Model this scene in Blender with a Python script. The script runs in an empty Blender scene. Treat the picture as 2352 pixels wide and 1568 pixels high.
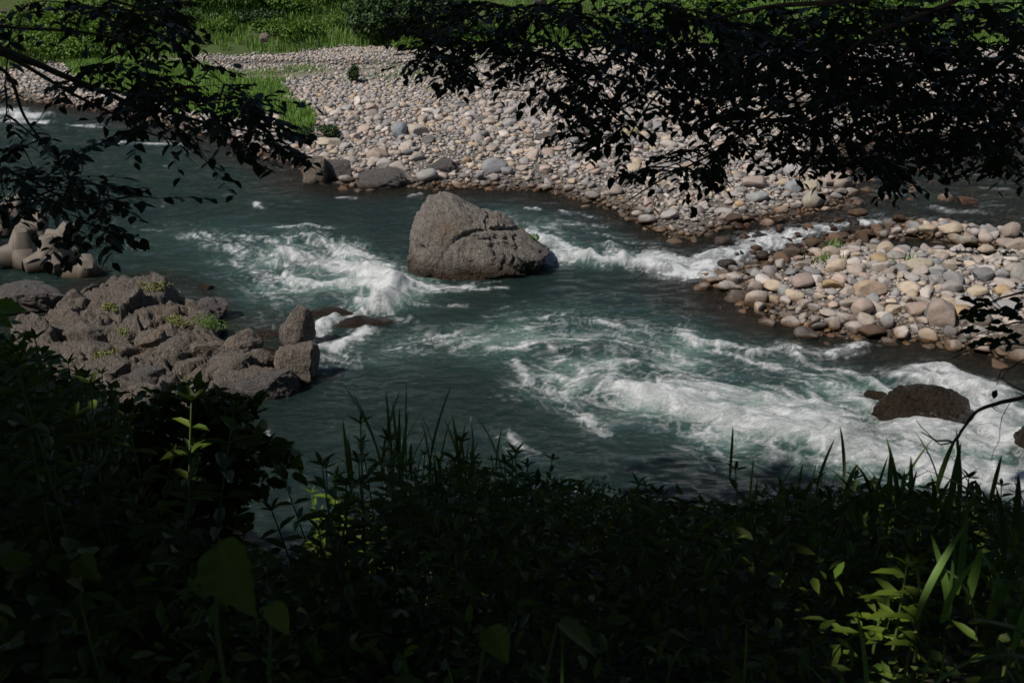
import bpy, math, random
import numpy as np
from mathutils import Vector, Matrix
rng = np.random.default_rng(7)
random.seed(7)
scene = bpy.context.scene
C = scene.collection
R = math.radians

# ------------------------------------------------------------------ camera
CAM_H = 10.0
PITCH = R(22.0)
cam_d = bpy.data.cameras.new('camera')
cam = bpy.data.objects.new('camera', cam_d)
C.objects.link(cam)
cam.location = (0, 0, CAM_H)
cam.rotation_euler = (R(90) - PITCH, 0, 0)
cam_d.sensor_width = 36.0
cam_d.lens = 35.0
cam_d.clip_start = 0.05
cam_d.clip_end = 2000
cam_d.dof.use_dof = True
cam_d.dof.focus_distance = 34.0
cam_d.dof.aperture_fstop = 7.1
scene.camera = cam

# ------------------------------------------------------------------ world, sun, exposure
SUN_AZ_VEC = Vector((-0.56, -0.36, 0.76)).normalized()       # direction towards the sun
world = bpy.data.worlds.new('World')
scene.world = world
world.use_nodes = True
wn = world.node_tree
wn.nodes.clear()
sky = wn.nodes.new('ShaderNodeTexSky')
sky.sky_type = 'NISHITA'
sky.sun_disc = False
sky.sun_elevation = math.asin(SUN_AZ_VEC.z)
sky.sun_rotation = math.atan2(SUN_AZ_VEC.x, SUN_AZ_VEC.y)
bg = wn.nodes.new('ShaderNodeBackground')
bg.inputs['Strength'].default_value = 0.05
wo = wn.nodes.new('ShaderNodeOutputWorld')
wn.links.new(sky.outputs[0], bg.inputs[0])
wn.links.new(bg.outputs[0], wo.inputs[0])
sun_d = bpy.data.lights.new('sun', 'SUN')
sun_d.energy = 3.6
sun_d.angle = R(0.53)
sun_d.color = (1.0, 0.95, 0.88)
sun = bpy.data.objects.new('sun', sun_d)
C.objects.link(sun)
sun.rotation_euler = (-SUN_AZ_VEC).to_track_quat('-Z', 'Y').to_euler()
scene.view_settings.view_transform = 'Standard'
scene.view_settings.look = 'None'
scene.view_settings.exposure = 0.12
scene.view_settings.gamma = 1.0
scene.view_settings.use_curve_mapping = False
scene.cycles.use_denoising = True
scene.cycles.max_bounces = 6
scene.cycles.transparent_max_bounces = 6
scene.cycles.sample_clamp_indirect = 4.0
scene.cycles.caustics_reflective = False
scene.cycles.caustics_refractive = False

# ------------------------------------------------------------------ camera geometry (2352 x 1568 survey coordinates of the photograph)
TU = 18.0 / 35.0
TV = TU * 682 / 1024
CP, SP = math.cos(PITCH), math.sin(PITCH)
def ray(px, py):
    u = (px / 2352 - .5) * 2 * TU
    v = (.5 - py / 1568) * 2 * TV
    return np.array([u, CP + v * SP, -SP + v * CP])
def gp(px, py, z=0.0):
    d = ray(px, py)
    t = (z - CAM_H) / d[2]
    return np.array([d[0] * t, d[1] * t, z])
def at(px, py, dist):                       # point seen at a pixel, at a forward distance
    d = ray(px, py)
    return np.array([0, 0, CAM_H]) + d * (dist / d[1])
def proj(x, y, z):
    z = z - CAM_H
    f = y * CP - z * SP
    up = y * SP + z * CP
    f = np.maximum(f, 1e-3)
    return (x / f / TU * .5 + .5) * 2352, (.5 - up / f / TV * .5) * 1568, f
def gpoly(pts):
    return np.array([gp(a, b)[:2] for a, b in pts])

# ------------------------------------------------------------------ numeric helpers
def _hash(ix, iy, iz, seed):
    h = (ix.astype(np.int64) * 374761393 + iy.astype(np.int64) * 668265263 + iz.astype(np.int64) * 2147483647 + seed * 144665) & 0xFFFFFFFF
    h = ((h ^ (h >> 13)) * 1274126177) & 0xFFFFFFFF
    h = ((h ^ (h >> 16)) * 2246822519) & 0xFFFFFFFF
    return ((h ^ (h >> 15)) & 0xFFFF) / 65535.0
def noise3(x, y, z, seed=0):
    x, y, z = np.broadcast_arrays(np.asarray(x, float), np.asarray(y, float), np.asarray(z, float))
    ix, iy, iz = np.floor(x), np.floor(y), np.floor(z)
    fx, fy, fz = x - ix, y - iy, z - iz
    u = fx * fx * (3 - 2 * fx); v = fy * fy * (3 - 2 * fy); w = fz * fz * (3 - 2 * fz)
    def c(a, b, d): return _hash(ix + a, iy + b, iz + d, seed)
    x00 = c(0,0,0) * (1-u) + c(1,0,0) * u
    x10 = c(0,1,0) * (1-u) + c(1,1,0) * u
    x01 = c(0,0,1) * (1-u) + c(1,0,1) * u
    x11 = c(0,1,1) * (1-u) + c(1,1,1) * u
    return ((x00 * (1-v) + x10 * v) * (1-w) + (x01 * (1-v) + x11 * v) * w) * 2 - 1
def noise2(x, y, seed=0):
    x, y = np.broadcast_arrays(np.asarray(x, float), np.asarray(y, float))
    ix, iy = np.floor(x), np.floor(y)
    fx, fy = x - ix, y - iy
    u = fx * fx * (3 - 2 * fx); v = fy * fy * (3 - 2 * fy)
    z0 = np.zeros_like(ix)
    a = _hash(ix, iy, z0, seed); b = _hash(ix + 1, iy, z0, seed)
    c = _hash(ix, iy + 1, z0, seed); d = _hash(ix + 1, iy + 1, z0, seed)
    return ((a * (1-u) + b * u) * (1-v) + (c * (1-u) + d * u) * v) * 2 - 1
def fbm2(x, y, o=4, seed=0, g=.5):
    s, a, n = 0, 1, 0
    for k in range(o):
        s = s + a * noise2(x * 2**k + 17.3 * k, y * 2**k - 9.1 * k, seed + k); n += a; a *= g
    return s / n
def fbm3(x, y, z, o=4, seed=0, g=.5):
    s, a, n = 0, 1, 0
    for k in range(o):
        s = s + a * noise3(x * 2**k + 5.7 * k, y * 2**k, z * 2**k, seed + k); n += a; a *= g
    return s / n
def sstep(a, b, x):
    t = np.clip((x - a) / (b - a), 0, 1)
    return t * t * (3 - 2 * t)
def sd_poly(px, py, poly):                   # signed distance, inside positive
    px = np.asarray(px, float); py = np.asarray(py, float)
    d = np.full(px.shape, 1e9); inside = np.zeros(px.shape, bool)
    n = len(poly)
    for i in range(n):
        ax, ay = poly[i]; bx, by = poly[(i + 1) % n]
        ex, ey = bx - ax, by - ay
        t = np.clip(((px - ax) * ex + (py - ay) * ey) / (ex * ex + ey * ey + 1e-12), 0, 1)
        d = np.minimum(d, (px - ax - t * ex) ** 2 + (py - ay - t * ey) ** 2)
        if abs(ey) > 1e-12:
            c = ((ay > py) != (by > py)) & (px < ex * (py - ay) / ey + ax)
            inside ^= c
    d = np.sqrt(d)
    return np.where(inside, d, -d)

# ------------------------------------------------------------------ object helpers
def tag(o, label=None, cat=None, group=None, kind=None):
    if label: o['label'] = label
    if cat: o['category'] = cat
    if group: o['group'] = group
    if kind: o['kind'] = kind
    return o
def mesh_np(name, V, F, mat=None, smooth=False, attrs=None, cols=None):
    me = bpy.data.meshes.new(name)
    V = np.asarray(V, np.float32)
    if not isinstance(F, (list, tuple)): F = [F]
    F = [np.asarray(f, np.int32) for f in F if len(f)]
    nl = sum(f.size for f in F); nf = sum(len(f) for f in F)
    me.vertices.add(len(V)); me.vertices.foreach_set('co', V.ravel())
    me.loops.add(nl); me.loops.foreach_set('vertex_index', np.concatenate([f.ravel() for f in F]))
    st = []; o = 0
    for f in F:
        st.append(o + np.arange(len(f)) * f.shape[1]); o += f.size
    me.polygons.add(nf); me.polygons.foreach_set('loop_start', np.concatenate(st).astype(np.int32))
    if smooth: me.polygons.foreach_set('use_smooth', np.ones(nf, bool))
    for k, v in (attrs or {}).items():
        a = me.attributes.new(k, 'FLOAT', 'POINT'); a.data.foreach_set('value', np.asarray(v, np.float32).ravel())
    if cols is not None:
        a = me.attributes.new('tint', 'FLOAT_COLOR', 'POINT')
        c = np.ones((len(V), 4), np.float32); c[:, :3] = cols
        a.data.foreach_set('color', c.ravel())
    me.update(calc_edges=True)
    me.validate()
    if mat: me.materials.append(mat)
    return me
def link(name, me, parent=None, loc=None):
    o = bpy.data.objects.new(name, me); C.objects.link(o)
    if parent: o.parent = parent
    if loc is not None: o.location = loc
    return o
def empty(name, loc=(0, 0, 0)):
    o = bpy.data.objects.new(name, None); C.objects.link(o); o.location = loc
    o.empty_display_size = .2
    return o
def grid_faces(nr, nc):
    i = np.arange(nr * nc).reshape(nr, nc)
    return np.stack([i[:-1, :-1], i[:-1, 1:], i[1:, 1:], i[1:, :-1]], -1).reshape(-1, 4)
_ico = {}
def ico(level):
    if level in _ico: return _ico[level]
    import bmesh
    bm = bmesh.new(); bmesh.ops.create_icosphere(bm, subdivisions=level, radius=1)
    V = np.array([v.co[:] for v in bm.verts]); V /= np.linalg.norm(V, axis=1)[:, None]
    F = np.array([[v.index for v in f.verts] for f in bm.faces]); bm.free()
    _ico[level] = (V, F)
    return V, F
def tube(pts, rad, sides=6):
    pts = np.asarray(pts, float); n = len(pts)
    rad = np.broadcast_to(np.asarray(rad, float), (n,))
    T = np.gradient(pts, axis=0); T /= np.linalg.norm(T, axis=1)[:, None] + 1e-9
    up = np.array([0.13, .21, 1.0]); A = np.cross(T, up); A /= np.linalg.norm(A, axis=1)[:, None] + 1e-9
    B = np.cross(T, A)
    th = np.arange(sides) / sides * 2 * np.pi
    V = pts[:, None, :] + rad[:, None, None] * (np.cos(th)[None, :, None] * A[:, None, :] + np.sin(th)[None, :, None] * B[:, None, :])
    V = V.reshape(-1, 3)
    i = np.arange(n * sides).reshape(n, sides); j = np.roll(i, -1, axis=1)
    F = np.stack([i[:-1], j[:-1], j[1:], i[1:]], -1).reshape(-1, 4)
    return V, F
class MB:
    def __init__(s): s.V = []; s.F = {}; s.n = 0; s.c = []
    def add(s, V, F, col=None):
        F = np.asarray(F) + s.n
        s.F.setdefault(F.shape[1], []).append(F); s.V.append(np.asarray(V)); s.n += len(V)
        s.c.append(np.broadcast_to(np.asarray(col if col is not None else (1, 1, 1), float), (len(V), 3)))
    def mesh(s, name, mat, smooth=False):
        return mesh_np(name, np.concatenate(s.V), [np.concatenate(v) for v in s.F.values()], mat, smooth, cols=np.concatenate(s.c))

# ------------------------------------------------------------------ materials
def newmat(name):
    m = bpy.data.materials.new(name); m.use_nodes = True
    nt = m.node_tree; nt.nodes.clear()
    out = nt.nodes.new('ShaderNodeOutputMaterial')
    return m, nt, out
class NT:
    def __init__(s, nt): s.nt = nt
    def n(s, t, **kw):
        x = s.nt.nodes.new(t)
        for k, v in kw.items(): setattr(x, k, v)
        return x
    def l(s, a, b): s.nt.links.new(a, b)
    def val(s, sock, v):
        if hasattr(v, 'is_linked') or hasattr(v, 'links'): s.l(v, sock)
        else: sock.default_value = v
    def math(s, op, a, b=0.0, c=None, clamp=False):
        x = s.n('ShaderNodeMath', operation=op, use_clamp=clamp); s.val(x.inputs[0], a); s.val(x.inputs[1], b)
        if c is not None: s.val(x.inputs[2], c)
        return x.outputs[0]
    def mix(s, f, a, b, blend='MIX'):
        x = s.n('ShaderNodeMix', data_type='RGBA', blend_type=blend); s.val(x.inputs[0], f)
        for sock, v in ((x.inputs[6], a), (x.inputs[7], b)):
            if isinstance(v, tuple): sock.default_value = (*v, 1)
            else: s.l(v, sock)
        return x.outputs[2]
    def noise(s, vec, scale, detail=4, rough=.55, dist=0.0, out='Fac'):
        x = s.n('ShaderNodeTexNoise'); s.l(vec, x.inputs['Vector'])
        x.inputs['Scale'].default_value = scale; x.inputs['Detail'].default_value = detail
        x.inputs['Roughness'].default_value = rough; x.inputs['Distortion'].default_value = dist
        return x.outputs[out]
    def vor(s, vec, scale, feature='F1', out='Distance'):
        x = s.n('ShaderNodeTexVoronoi', feature=feature); s.l(vec, x.inputs['Vector']); x.inputs['Scale'].default_value = scale
        return x.outputs[out]
    def ramp(s, f, a, b, lo=0.0, hi=1.0):
        x = s.n('ShaderNodeMapRange', clamp=True); s.val(x.inputs[0], f)
        x.inputs[1].default_value = a; x.inputs[2].default_value = b; x.inputs[3].default_value = lo; x.inputs[4].default_value = hi
        return x.outputs[0]
    def mapv(s, vec, sc=(1, 1, 1), rot=(0, 0, 0)):
        x = s.n('ShaderNodeMapping'); s.l(vec, x.inputs[0]); x.inputs['Scale'].default_value = sc; x.inputs['Rotation'].default_value = rot
        return x.outputs[0]
    def pos(s): return s.n('ShaderNodeNewGeometry').outputs['Position']
    def objv(s): return s.n('ShaderNodeTexCoord').outputs['Object']
    def bump(s, h, dist, strength=1.0):
        x = s.n('ShaderNodeBump'); s.l(h, x.inputs['Height']); x.inputs['Distance'].default_value = dist; x.inputs['Strength'].default_value = strength
        return x.outputs[0]
    def attr(s, name, out='Fac'):
        x = s.n('ShaderNodeAttribute', attribute_name=name); return x.outputs[out]
    def princ(s, out, col, rough=.8, normal=None, spec=.3):
        x = s.n('ShaderNodeBsdfPrincipled')
        s.val(x.inputs['Base Color'], (*col, 1) if isinstance(col, tuple) else col)
        s.val(x.inputs['Roughness'], rough); x.inputs['Specular IOR Level'].default_value = spec
        if normal is not None: s.l(normal, x.inputs['Normal'])
        s.l(x.outputs[0], out.inputs[0]); return x

def wetness(t, lo=.10, hi=.34, amp=.25):
    p = t.pos(); z = t.n('ShaderNodeSeparateXYZ'); t.l(p, z.inputs[0])
    n = t.noise(p, 1.6, 3)
    zz = t.math('ADD', z.outputs[2], t.math('MULTIPLY', t.math('SUBTRACT', n, .5), -amp * 2))
    return t.ramp(zz, lo, hi, 1.0, 0.0)

def mat_stone(name, src):
    m, nt, out = newmat(name); t = NT(nt)
    if src == 'attr': col = t.attr('tint', 'Color'); v = t.pos()
    else:
        col = t.n('ShaderNodeObjectInfo').outputs['Color']; v = t.pos()
    n1 = t.noise(v, 9, 7, .7); n2 = t.noise(v, 38, 4, .7)
    col = t.mix(1.0, col, t.mix(n1, (.58, .56, .54), (1.38, 1.34, 1.30)), 'MULTIPLY')
    col = t.mix(t.ramp(n2, .55, .75, 0, .35), col, (.30, .28, .25))
    spk = t.vor(v, 60); col = t.mix(t.ramp(spk, .12, .2, .35, 0), col, (.10, .10, .10))
    w = wetness(t, .10, .34, .26)
    wc = t.mix(1.0, col, (.30, .22, .15), 'MULTIPLY')
    col = t.mix(w, col, wc)
    b = t.bump(t.math('ADD', n1, t.math('MULTIPLY', n2, .4)), .05, .8)
    t.princ(out, col, t.ramp(w, 0, 1, .85, .22), b, .35)
    return m
M = {}
M['stone_joined'] = mat_stone('river_stone_many', 'attr')
M['stone'] = mat_stone('river_stone', 'obj')

def mat_rock(name, base=(.21, .19, .172), dark=(.07, .062, .057), light=(.34, .31, .285), wet=(.1, .45), scale=1.0, lichen=.4, strata=(0.5, .3, 0)):
    m, nt, out = newmat(name); t = NT(nt)
    v = t.pos()
    sv = t.mapv(v, (3.2, 3.2, .9), strata)
    n0 = t.noise(v, 1.1 * scale, 5, .6); n1 = t.noise(sv, 2.3 * scale, 8, .68, 1.2); n2 = t.noise(v, 14 * scale, 6, .7)
    col = t.mix(t.ramp(n0, .3, .7), base, light)
    col = t.mix(t.ramp(n1, .36, .56, .75, 0), col, dark)
    col = t.mix(t.ramp(n2, .35, .7, .45, 0), col, dark)
    lich = t.noise(v, 6 * scale, 4, .7)
    col = t.mix(t.ramp(lich, .63, .72, 0, lichen), col, (.42, .39, .34))
    org = t.noise(v, .9, 4, .6)
    col = t.mix(t.ramp(org, .58, .72, 0, .5), col, (.26, .17, .10))
    w = wetness(t, wet[0], wet[1], .22)
    col = t.mix(w, col, t.mix(1.0, col, (.24, .19, .145), 'MULTIPLY'))
    cr = t.vor(t.mapv(v, (1, 1, 1.7), (.4, .2, .3)), 2.2 * scale, 'DISTANCE_TO_EDGE')
    crk = t.ramp(cr, 0, .05)
    h = t.math('ADD', t.math('MULTIPLY', n1, .8), t.math('ADD', t.math('MULTIPLY', n2, .35), t.math('MULTIPLY', crk, .12)))
    b = t.bump(h, .30, 1.0)
    t.princ(out, col, t.ramp(w, 0, 1, .9, .2), b, .35)
    return m
M['rock_big'] = mat_rock('weathered_grey_rock', base=(.31, .275, .24), dark=(.11, .095, .082), light=(.44, .40, .355), lichen=.5, wet=(.2, .75))
M['rock_out'] = mat_rock('outcrop_rock', base=(.26, .22, .185), dark=(.07, .058, .05), light=(.42, .36, .30), wet=(.02, .22), scale=1.5, lichen=.3)
M['rock_tan'] = mat_rock('tan_rock', base=(.30, .25, .20), dark=(.13, .105, .085), light=(.38, .32, .26), wet=(.02, .2), scale=1.3, lichen=.2)
M['rock_wet'] = mat_rock('wet_dark_rock', base=(.22, .20, .18), dark=(.05, .045, .04), light=(.42, .38, .34), wet=(2.0, 3.0), scale=1.6, lichen=.1)
M['rock_grey'] = mat_rock('grey_angular_rock', base=(.22, .20, .19), dark=(.07, .065, .06), light=(.33, .30, .28), wet=(.02, .25), scale=2.2, lichen=.3)

def mat_leaf(name, c1, c2, transl=.25, rough=.5):
    m, nt, out = newmat(name); t = NT(nt)
    col = t.mix(t.noise(t.pos(), 1.7, 3), c1, c2)
    col = t.mix(1.0, col, t.attr('tint', 'Color'), 'MULTIPLY')
    d = t.n('ShaderNodeBsdfPrincipled'); t.l(col, d.inputs['Base Color']); d.inputs['Roughness'].default_value = rough; d.inputs['Specular IOR Level'].default_value = .25
    tr = t.n('ShaderNodeBsdfTranslucent'); t.l(t.mix(1.0, col, (1.25, 1.25, .5), 'MULTIPLY'), tr.inputs[0])
    mx = t.n('ShaderNodeMixShader'); mx.inputs[0].default_value = transl
    t.l(d.outputs[0], mx.inputs[1]); t.l(tr.outputs[0], mx.inputs[2]); t.l(mx.outputs[0], out.inputs[0])
    return m
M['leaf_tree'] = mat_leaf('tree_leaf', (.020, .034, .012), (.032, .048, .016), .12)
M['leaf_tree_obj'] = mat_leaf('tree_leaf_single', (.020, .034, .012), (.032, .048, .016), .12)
M['leaf_weed'] = mat_leaf('weed_leaf', (.075, .125, .020), (.12, .175, .028), .3)
M['leaf_bush'] = mat_leaf('bush_leaf', (.035, .075, .02), (.07, .12, .03), .2)
M['leaf_far'] = mat_leaf('far_bush_leaf', (.06, .13, .022), (.15, .24, .04), .25)
M['grass'] = mat_leaf('grass_blade', (.085, .17, .035), (.15, .24, .05), .25)
M['leaf_yel'] = mat_leaf('yellow_green_leaf', (.16, .19, .05), (.24, .25, .08), .2)
M['leaf_dark'] = mat_leaf('dark_shrub_leaf', (.02, .045, .016), (.045, .08, .02), .1)

def mat_simple(name, c1, c2, scale=8, rough=.85, bd=.01, spec=.3):
    m, nt, out = newmat(name); t = NT(nt)
    v = t.pos(); n = t.noise(v, scale, 6, .65)
    col = t.mix(t.ramp(n, .3, .7), c1, c2)
    t.princ(out, col, rough, t.bump(n, bd, .8), spec); return m
M['bark'] = mat_simple('bark', (.045, .032, .025), (.11, .08, .06), 18, .9, .01)
M['bark_brown'] = mat_simple('brown_bark', (.13, .08, .055), (.20, .13, .09), 12, .9, .01)
M['stem'] = mat_simple('green_stem', (.07, .12, .03), (.10, .15, .04), 30, .7, .002)
M['road'] = mat_simple('asphalt', (.10, .095, .09), (.14, .13, .12), 3, .9, .01)
M['steel'] = mat_simple('dark_steel', (.05, .04, .035), (.08, .06, .05), 6, .7, .004)
def mat_concrete():
    m, nt, out = newmat('concrete'); t = NT(nt)
    v = t.pos(); n = t.noise(v, 1.6, 7, .65); n2 = t.noise(v, 22, 4, .7)
    col = t.mix(t.ramp(n, .3, .7), (.13, .11, .09), (.22, .185, .15))
    col = t.mix(t.ramp(n2, .5, .7, 0, .5), col, (.15, .125, .10))
    st_ = t.noise(t.mapv(v, (5, 5, .7)), 1.5, 5, .7)
    col = t.mix(t.ramp(st_, .5, .68, 0, .6), col, (.07, .062, .05))
    w = wetness(t, .05, .38, .12)
    col = t.mix(w, col, t.mix(1.0, col, (.3, .25, .17), 'MULTIPLY'))
    t.princ(out, col, .85, t.bump(n2, .01, .8), .3); return m
M['concrete'] = mat_concrete()

def mat_ground():
    m, nt, out = newmat('ground_gravel_and_soil'); t = NT(nt)
    v = t.pos()
    vo = t.n('ShaderNodeTexVoronoi'); t.l(v, vo.inputs['Vector']); vo.inputs['Scale'].default_value = 9
    vo2 = t.n('ShaderNodeTexVoronoi'); t.l(v, vo2.inputs['Vector']); vo2.inputs['Scale'].default_value = 22
    ce = t.n('ShaderNodeSeparateColor'); t.l(vo.outputs['Color'], ce.inputs[0])
    peb = t.mix(ce.outputs[0], (.17, .155, .14), (.36, .33, .30))
    peb = t.mix(t.ramp(vo.outputs['Distance'], .25, .6, 0, .75), peb, (.07, .058, .048))
    peb = t.mix(t.ramp(vo2.outputs['Distance'], .3, .6, 0, .4), peb, (.10, .09, .08))
    w = wetness(t, .0, .16, .12)
    peb = t.mix(w, peb, t.mix(1.0, peb, (.34, .25, .17), 'MULTIPLY'))
    g = t.mix(t.noise(v, .35, 5, .6), (.045, .075, .018), (.10, .13, .04))
    g = t.mix(t.ramp(t.noise(v, 3, 4), .55, .75, 0, .6), g, (.10, .07, .045))
    soil = t.mix(t.noise(v, 5, 5), (.018, .014, .010), (.045, .035, .022))
    col = t.mix(t.attr('grassy'), peb, g)
    col = t.mix(t.attr('soil'), col, soil)
    col = t.mix(t.attr('sand'), col, (.30, .255, .21))
    h = t.math('ADD', t.math('MULTIPLY', vo.outputs['Distance'], -.7), t.math('MULTIPLY', vo2.outputs['Distance'], -.3))
    t.princ(out, col, t.ramp(w, 0, 1, .9, .5), t.bump(h, .10, .9), .3); return m
M['ground'] = mat_ground()

def mat_water():
    m, nt, out = newmat('river_water'); t = NT(nt)
    v = t.pos()
    foam0 = t.attr('foam'); op = t.attr('opacity'); turb = t.attr('turb'); tint = t.attr('tint', 'Color')
    # fine break-up of the foam edge
    nv = t.noise(t.mapv(v, (1, 1.3, .6)), 9, 5, .7, 1.0)
    nf = t.noise(v, 34, 4, .75, .6)
    brk = t.math('ADD', t.math('MULTIPLY', t.math('SUBTRACT', nv, .5), 1.3), t.math('MULTIPLY', t.math('SUBTRACT', nf, .5), 1.3))
    fm = t.math('ADD', foam0, t.math('MULTIPLY', brk, t.ramp(foam0, 0.0, .5, 0, .75)))
    foam = t.ramp(fm, .02, .85)
    # speckles of bubbles
    col = t.mix(foam, tint, (.88, .90, .90))
    # ripples
    r1 = t.noise(t.mapv(v, (.7, 1.6, 1), (0, 0, -.15)), 3.0, 5, .6, .8)
    r2 = t.noise(t.mapv(v, (1, 2.0, 1), (0, 0, .1)), 11.0, 4, .65, .5)
    hgt = t.math('ADD', t.math('MULTIPLY', r1, .75), t.math('MULTIPLY', r2, .25))
    hgt = t.math('ADD', hgt, t.math('MULTIPLY', nf, t.math('MULTIPLY', foam, .25)))
    b = t.bump(hgt, .24, 1.0)
    dif = t.n('ShaderNodeBsdfDiffuse'); t.l(col, dif.inputs[0]); t.l(b, dif.inputs['Normal'])
    trn = t.n('ShaderNodeBsdfTransparent'); trn.inputs[0].default_value = (.62, .55, .42, 1)
    opf = t.math('MAXIMUM', op, foam)
    body = t.n('ShaderNodeMixShader'); t.l(opf, body.inputs[0]); t.l(trn.outputs[0], body.inputs[1]); t.l(dif.outputs[0], body.inputs[2])
    gl = t.n('ShaderNodeBsdfGlossy'); t.l(t.ramp(foam, 0, 1, .09, .5), gl.inputs['Roughness']); t.l(b, gl.inputs['Normal'])
    gl.inputs[0].default_value = (1, 1, 1, 1)
    fr = t.n('ShaderNodeFresnel'); fr.inputs[0].default_value = 1.33; t.l(b, fr.inputs['Normal'])
    fac = t.math('MULTIPLY', fr.outputs[0], t.ramp(foam, 0, .6, .85, .12))
    mx = t.n('ShaderNodeMixShader'); t.l(fac, mx.inputs[0]); t.l(body.outputs[0], mx.inputs[1]); t.l(gl.outputs[0], mx.inputs[2])
    t.l(mx.outputs[0], out.inputs[0]); return m
M['water'] = mat_water()

# ------------------------------------------------------------------ plan of the place (shorelines surveyed from the photograph)
BAR_A = gpoly([(-900,200),(0,222),(130,240),(300,262),(420,292),(560,332),(600,358),(690,372),(720,415),(830,430),(960,428),(1100,430),
    (1250,438),(1340,458),(1420,482),(1490,520),(1560,548),(1610,540),(1700,512),(1800,500),(1900,480),(1955,448),(1955,405),(1900,375),
    (1920,345),(2000,325),(2150,310),(2352,300),(3200,290),(3200,262),(2352,266),(2100,266),(1900,264),(1830,255),(1830,243),(1920,236),(2100,232),(2352,228),(3200,220),
    (3400,140),(2352,100),(-900,60)])
BAR_B = gpoly([(1632,645),(1690,622),(1790,592),(1850,566),(1930,548),(2050,524),(2150,512),(2250,524),(2352,540),(2700,560),(3000,700),(2700,840),
    (2352,826),(2300,812),(2200,800),(2100,782),(2000,776),(1870,764),(1780,730),(1700,690)])
NEAR = np.array([(-80, 20), (-19, 25.5), (-15, 25.5), (-11, 22.5), (-8.5, 19.5), (-6.2, 15.0), (-5, 13.6), (-2, 12.3), (3, 12), (9, 12.5), (15, 13.5), (30, 16), (80, 22), (80, -60), (-80, -60)], float)
GRASSLINE = gpoly([(-1200,160),(0,190),(130,165),(230,160),(300,158),(420,157),(560,152),(700,142),(760,132),(850,126),(950,128),(1100,134),(1400,132),(1800,128),(2352,122),(3600,110),(3600,60),(-1200,60)])
PATCH1 = gpoly([(150,165),(300,158),(430,168),(560,205),(640,213),(652,245),(640,262),(600,292),(520,285),(430,266),(330,246),(200,205)])
PATCH2 = gpoly([(632,262),(690,262),(722,292),(716,318),(690,328),(655,302)])
SANDP = gpoly([(600,208),(760,196),(880,190),(870,182),(700,190),(560,196)])
OUTC = gpoly([(40,775),(130,738),(190,700),(240,664),(330,655),(410,690),(440,720),(520,735),(545,770),(560,800),(610,800),(640,850),(700,880),(700,905),(560,935),(450,960),(300,960),(120,880),(30,800)])
gx = np.arange(-130, 130.1, .5); gy = np.arange(-30, 260.1, .5)
GX, GY = np.meshgrid(gx, gy)
fieldc = {}
fx = np.arange(-60, 60.01, .2); fy = np.arange(8, 112.01, .2)
FX, FY = np.meshgrid(fx, fy)
for k, P in (('A', BAR_A), ('B', BAR_B), ('N', NEAR), ('G', GRASSLINE), ('P1', PATCH1), ('P2', PATCH2), ('S', SANDP), ('O', OUTC)):
    fieldc[k] = (sd_poly(FX, FY, P), sd_poly(GX, GY, P))
def bil(G, x0, y0, d, x, y):
    fx_ = np.clip((x - x0) / d, 0, G.shape[1] - 1.001); fy_ = np.clip((y - y0) / d, 0, G.shape[0] - 1.001)
    i = fx_.astype(int); j = fy_.astype(int); a = fx_ - i; b = fy_ - j
    return (G[j, i] * (1-a) + G[j, i+1] * a) * (1-b) + (G[j+1, i] * (1-a) + G[j+1, i+1] * a) * b
def SD(k, x, y):
    x = np.asarray(x, float); y = np.asarray(y, float)
    f, g = fieldc[k]
    inn = (x > -60) & (x < 60) & (y > 8) & (y < 112)
    return np.where(inn, bil(f, -60, 8, .2, x, y), bil(g, -130, -30, .5, x, y))
def near_h(x, y):
    yy = y - np.interp(x, [-40, -15, -10, -7, -5, 3, 12, 40], [10.5, 10.5, 8, 4.5, 1.2, 0, .6, 4]) * sstep(2.5, 9, y)
    h = np.interp(yy, [-60, -6, 0, 3, 6, 8, 10, 12.5, 16, 20], [14, 9.2, 8.25, 7.1, 5.7, 4.3, 2.4, -.1, -1.3, -1.7])
    h = h + 1.1 * sstep(-2.5, -7, x) * sstep(12, 3, y)
    h = h - 1.3 * np.exp(-((x + .30 * y) / (.35 + .12 * y)) ** 2) * sstep(3, 6, y) * sstep(14, 9, y)
    return h + .12 * fbm2(x * .7, y * .7, 3, 31)
def height(x, y):
    x = np.asarray(x, float); y = np.asarray(y, float)
    a = SD('A', x, y); b = SD('B', x, y); s = np.maximum(a, b)
    # the shallow side channel between the two bars
    shallow = sstep(12, 20, x) * sstep(29, 34, y)
    land = .75 * (1 - np.exp(-np.maximum(s, 0) * .22)) + .02
    bed = -np.minimum(-np.minimum(s, 0) * (.30 - .14 * shallow), 1.7 - 1.35 * shallow)
    h = np.where(s > 0, land, bed)
    h = h + .10 * fbm2(x * .25, y * .25, 3, 3) * sstep(-1, 2, s) + .05 * fbm2(x * 1.1, y * 1.1, 2, 8)
    # dips with standing water on the main bar
    for (cx, cy, rx, ry) in DIPS:
        h = h - .75 * np.exp(-((x - cx) / rx) ** 2 - ((y - cy) / ry) ** 2)
    g = SD('G', x, y)
    up = np.maximum(g, 0)
    up = up * (1 - .85 * sstep(-42, -47, x) * (y < 101.3))
    h = h + np.minimum(.22 * up, 4.2 + .04 * up) + .35 * np.maximum(up - 26, 0) * 1.0
    h = h + .5 * fbm2(x * .12, y * .12, 3, 12) * sstep(0, 8, g) + .06 * up ** .5 * fbm2(x * .6, y * .6, 2, 14)
    nh = near_h(x, y)
    nm = SD('N', x, y)
    h = np.where((nm > -4) | (y < 16), np.maximum(h, nh), h)
    o = SD('O', x, y)
    h = np.where(o > -1.5, np.maximum(h, -.5 + .5 * sstep(-1.5, .6, o)), h)
    return h
DIPS = []
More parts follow.
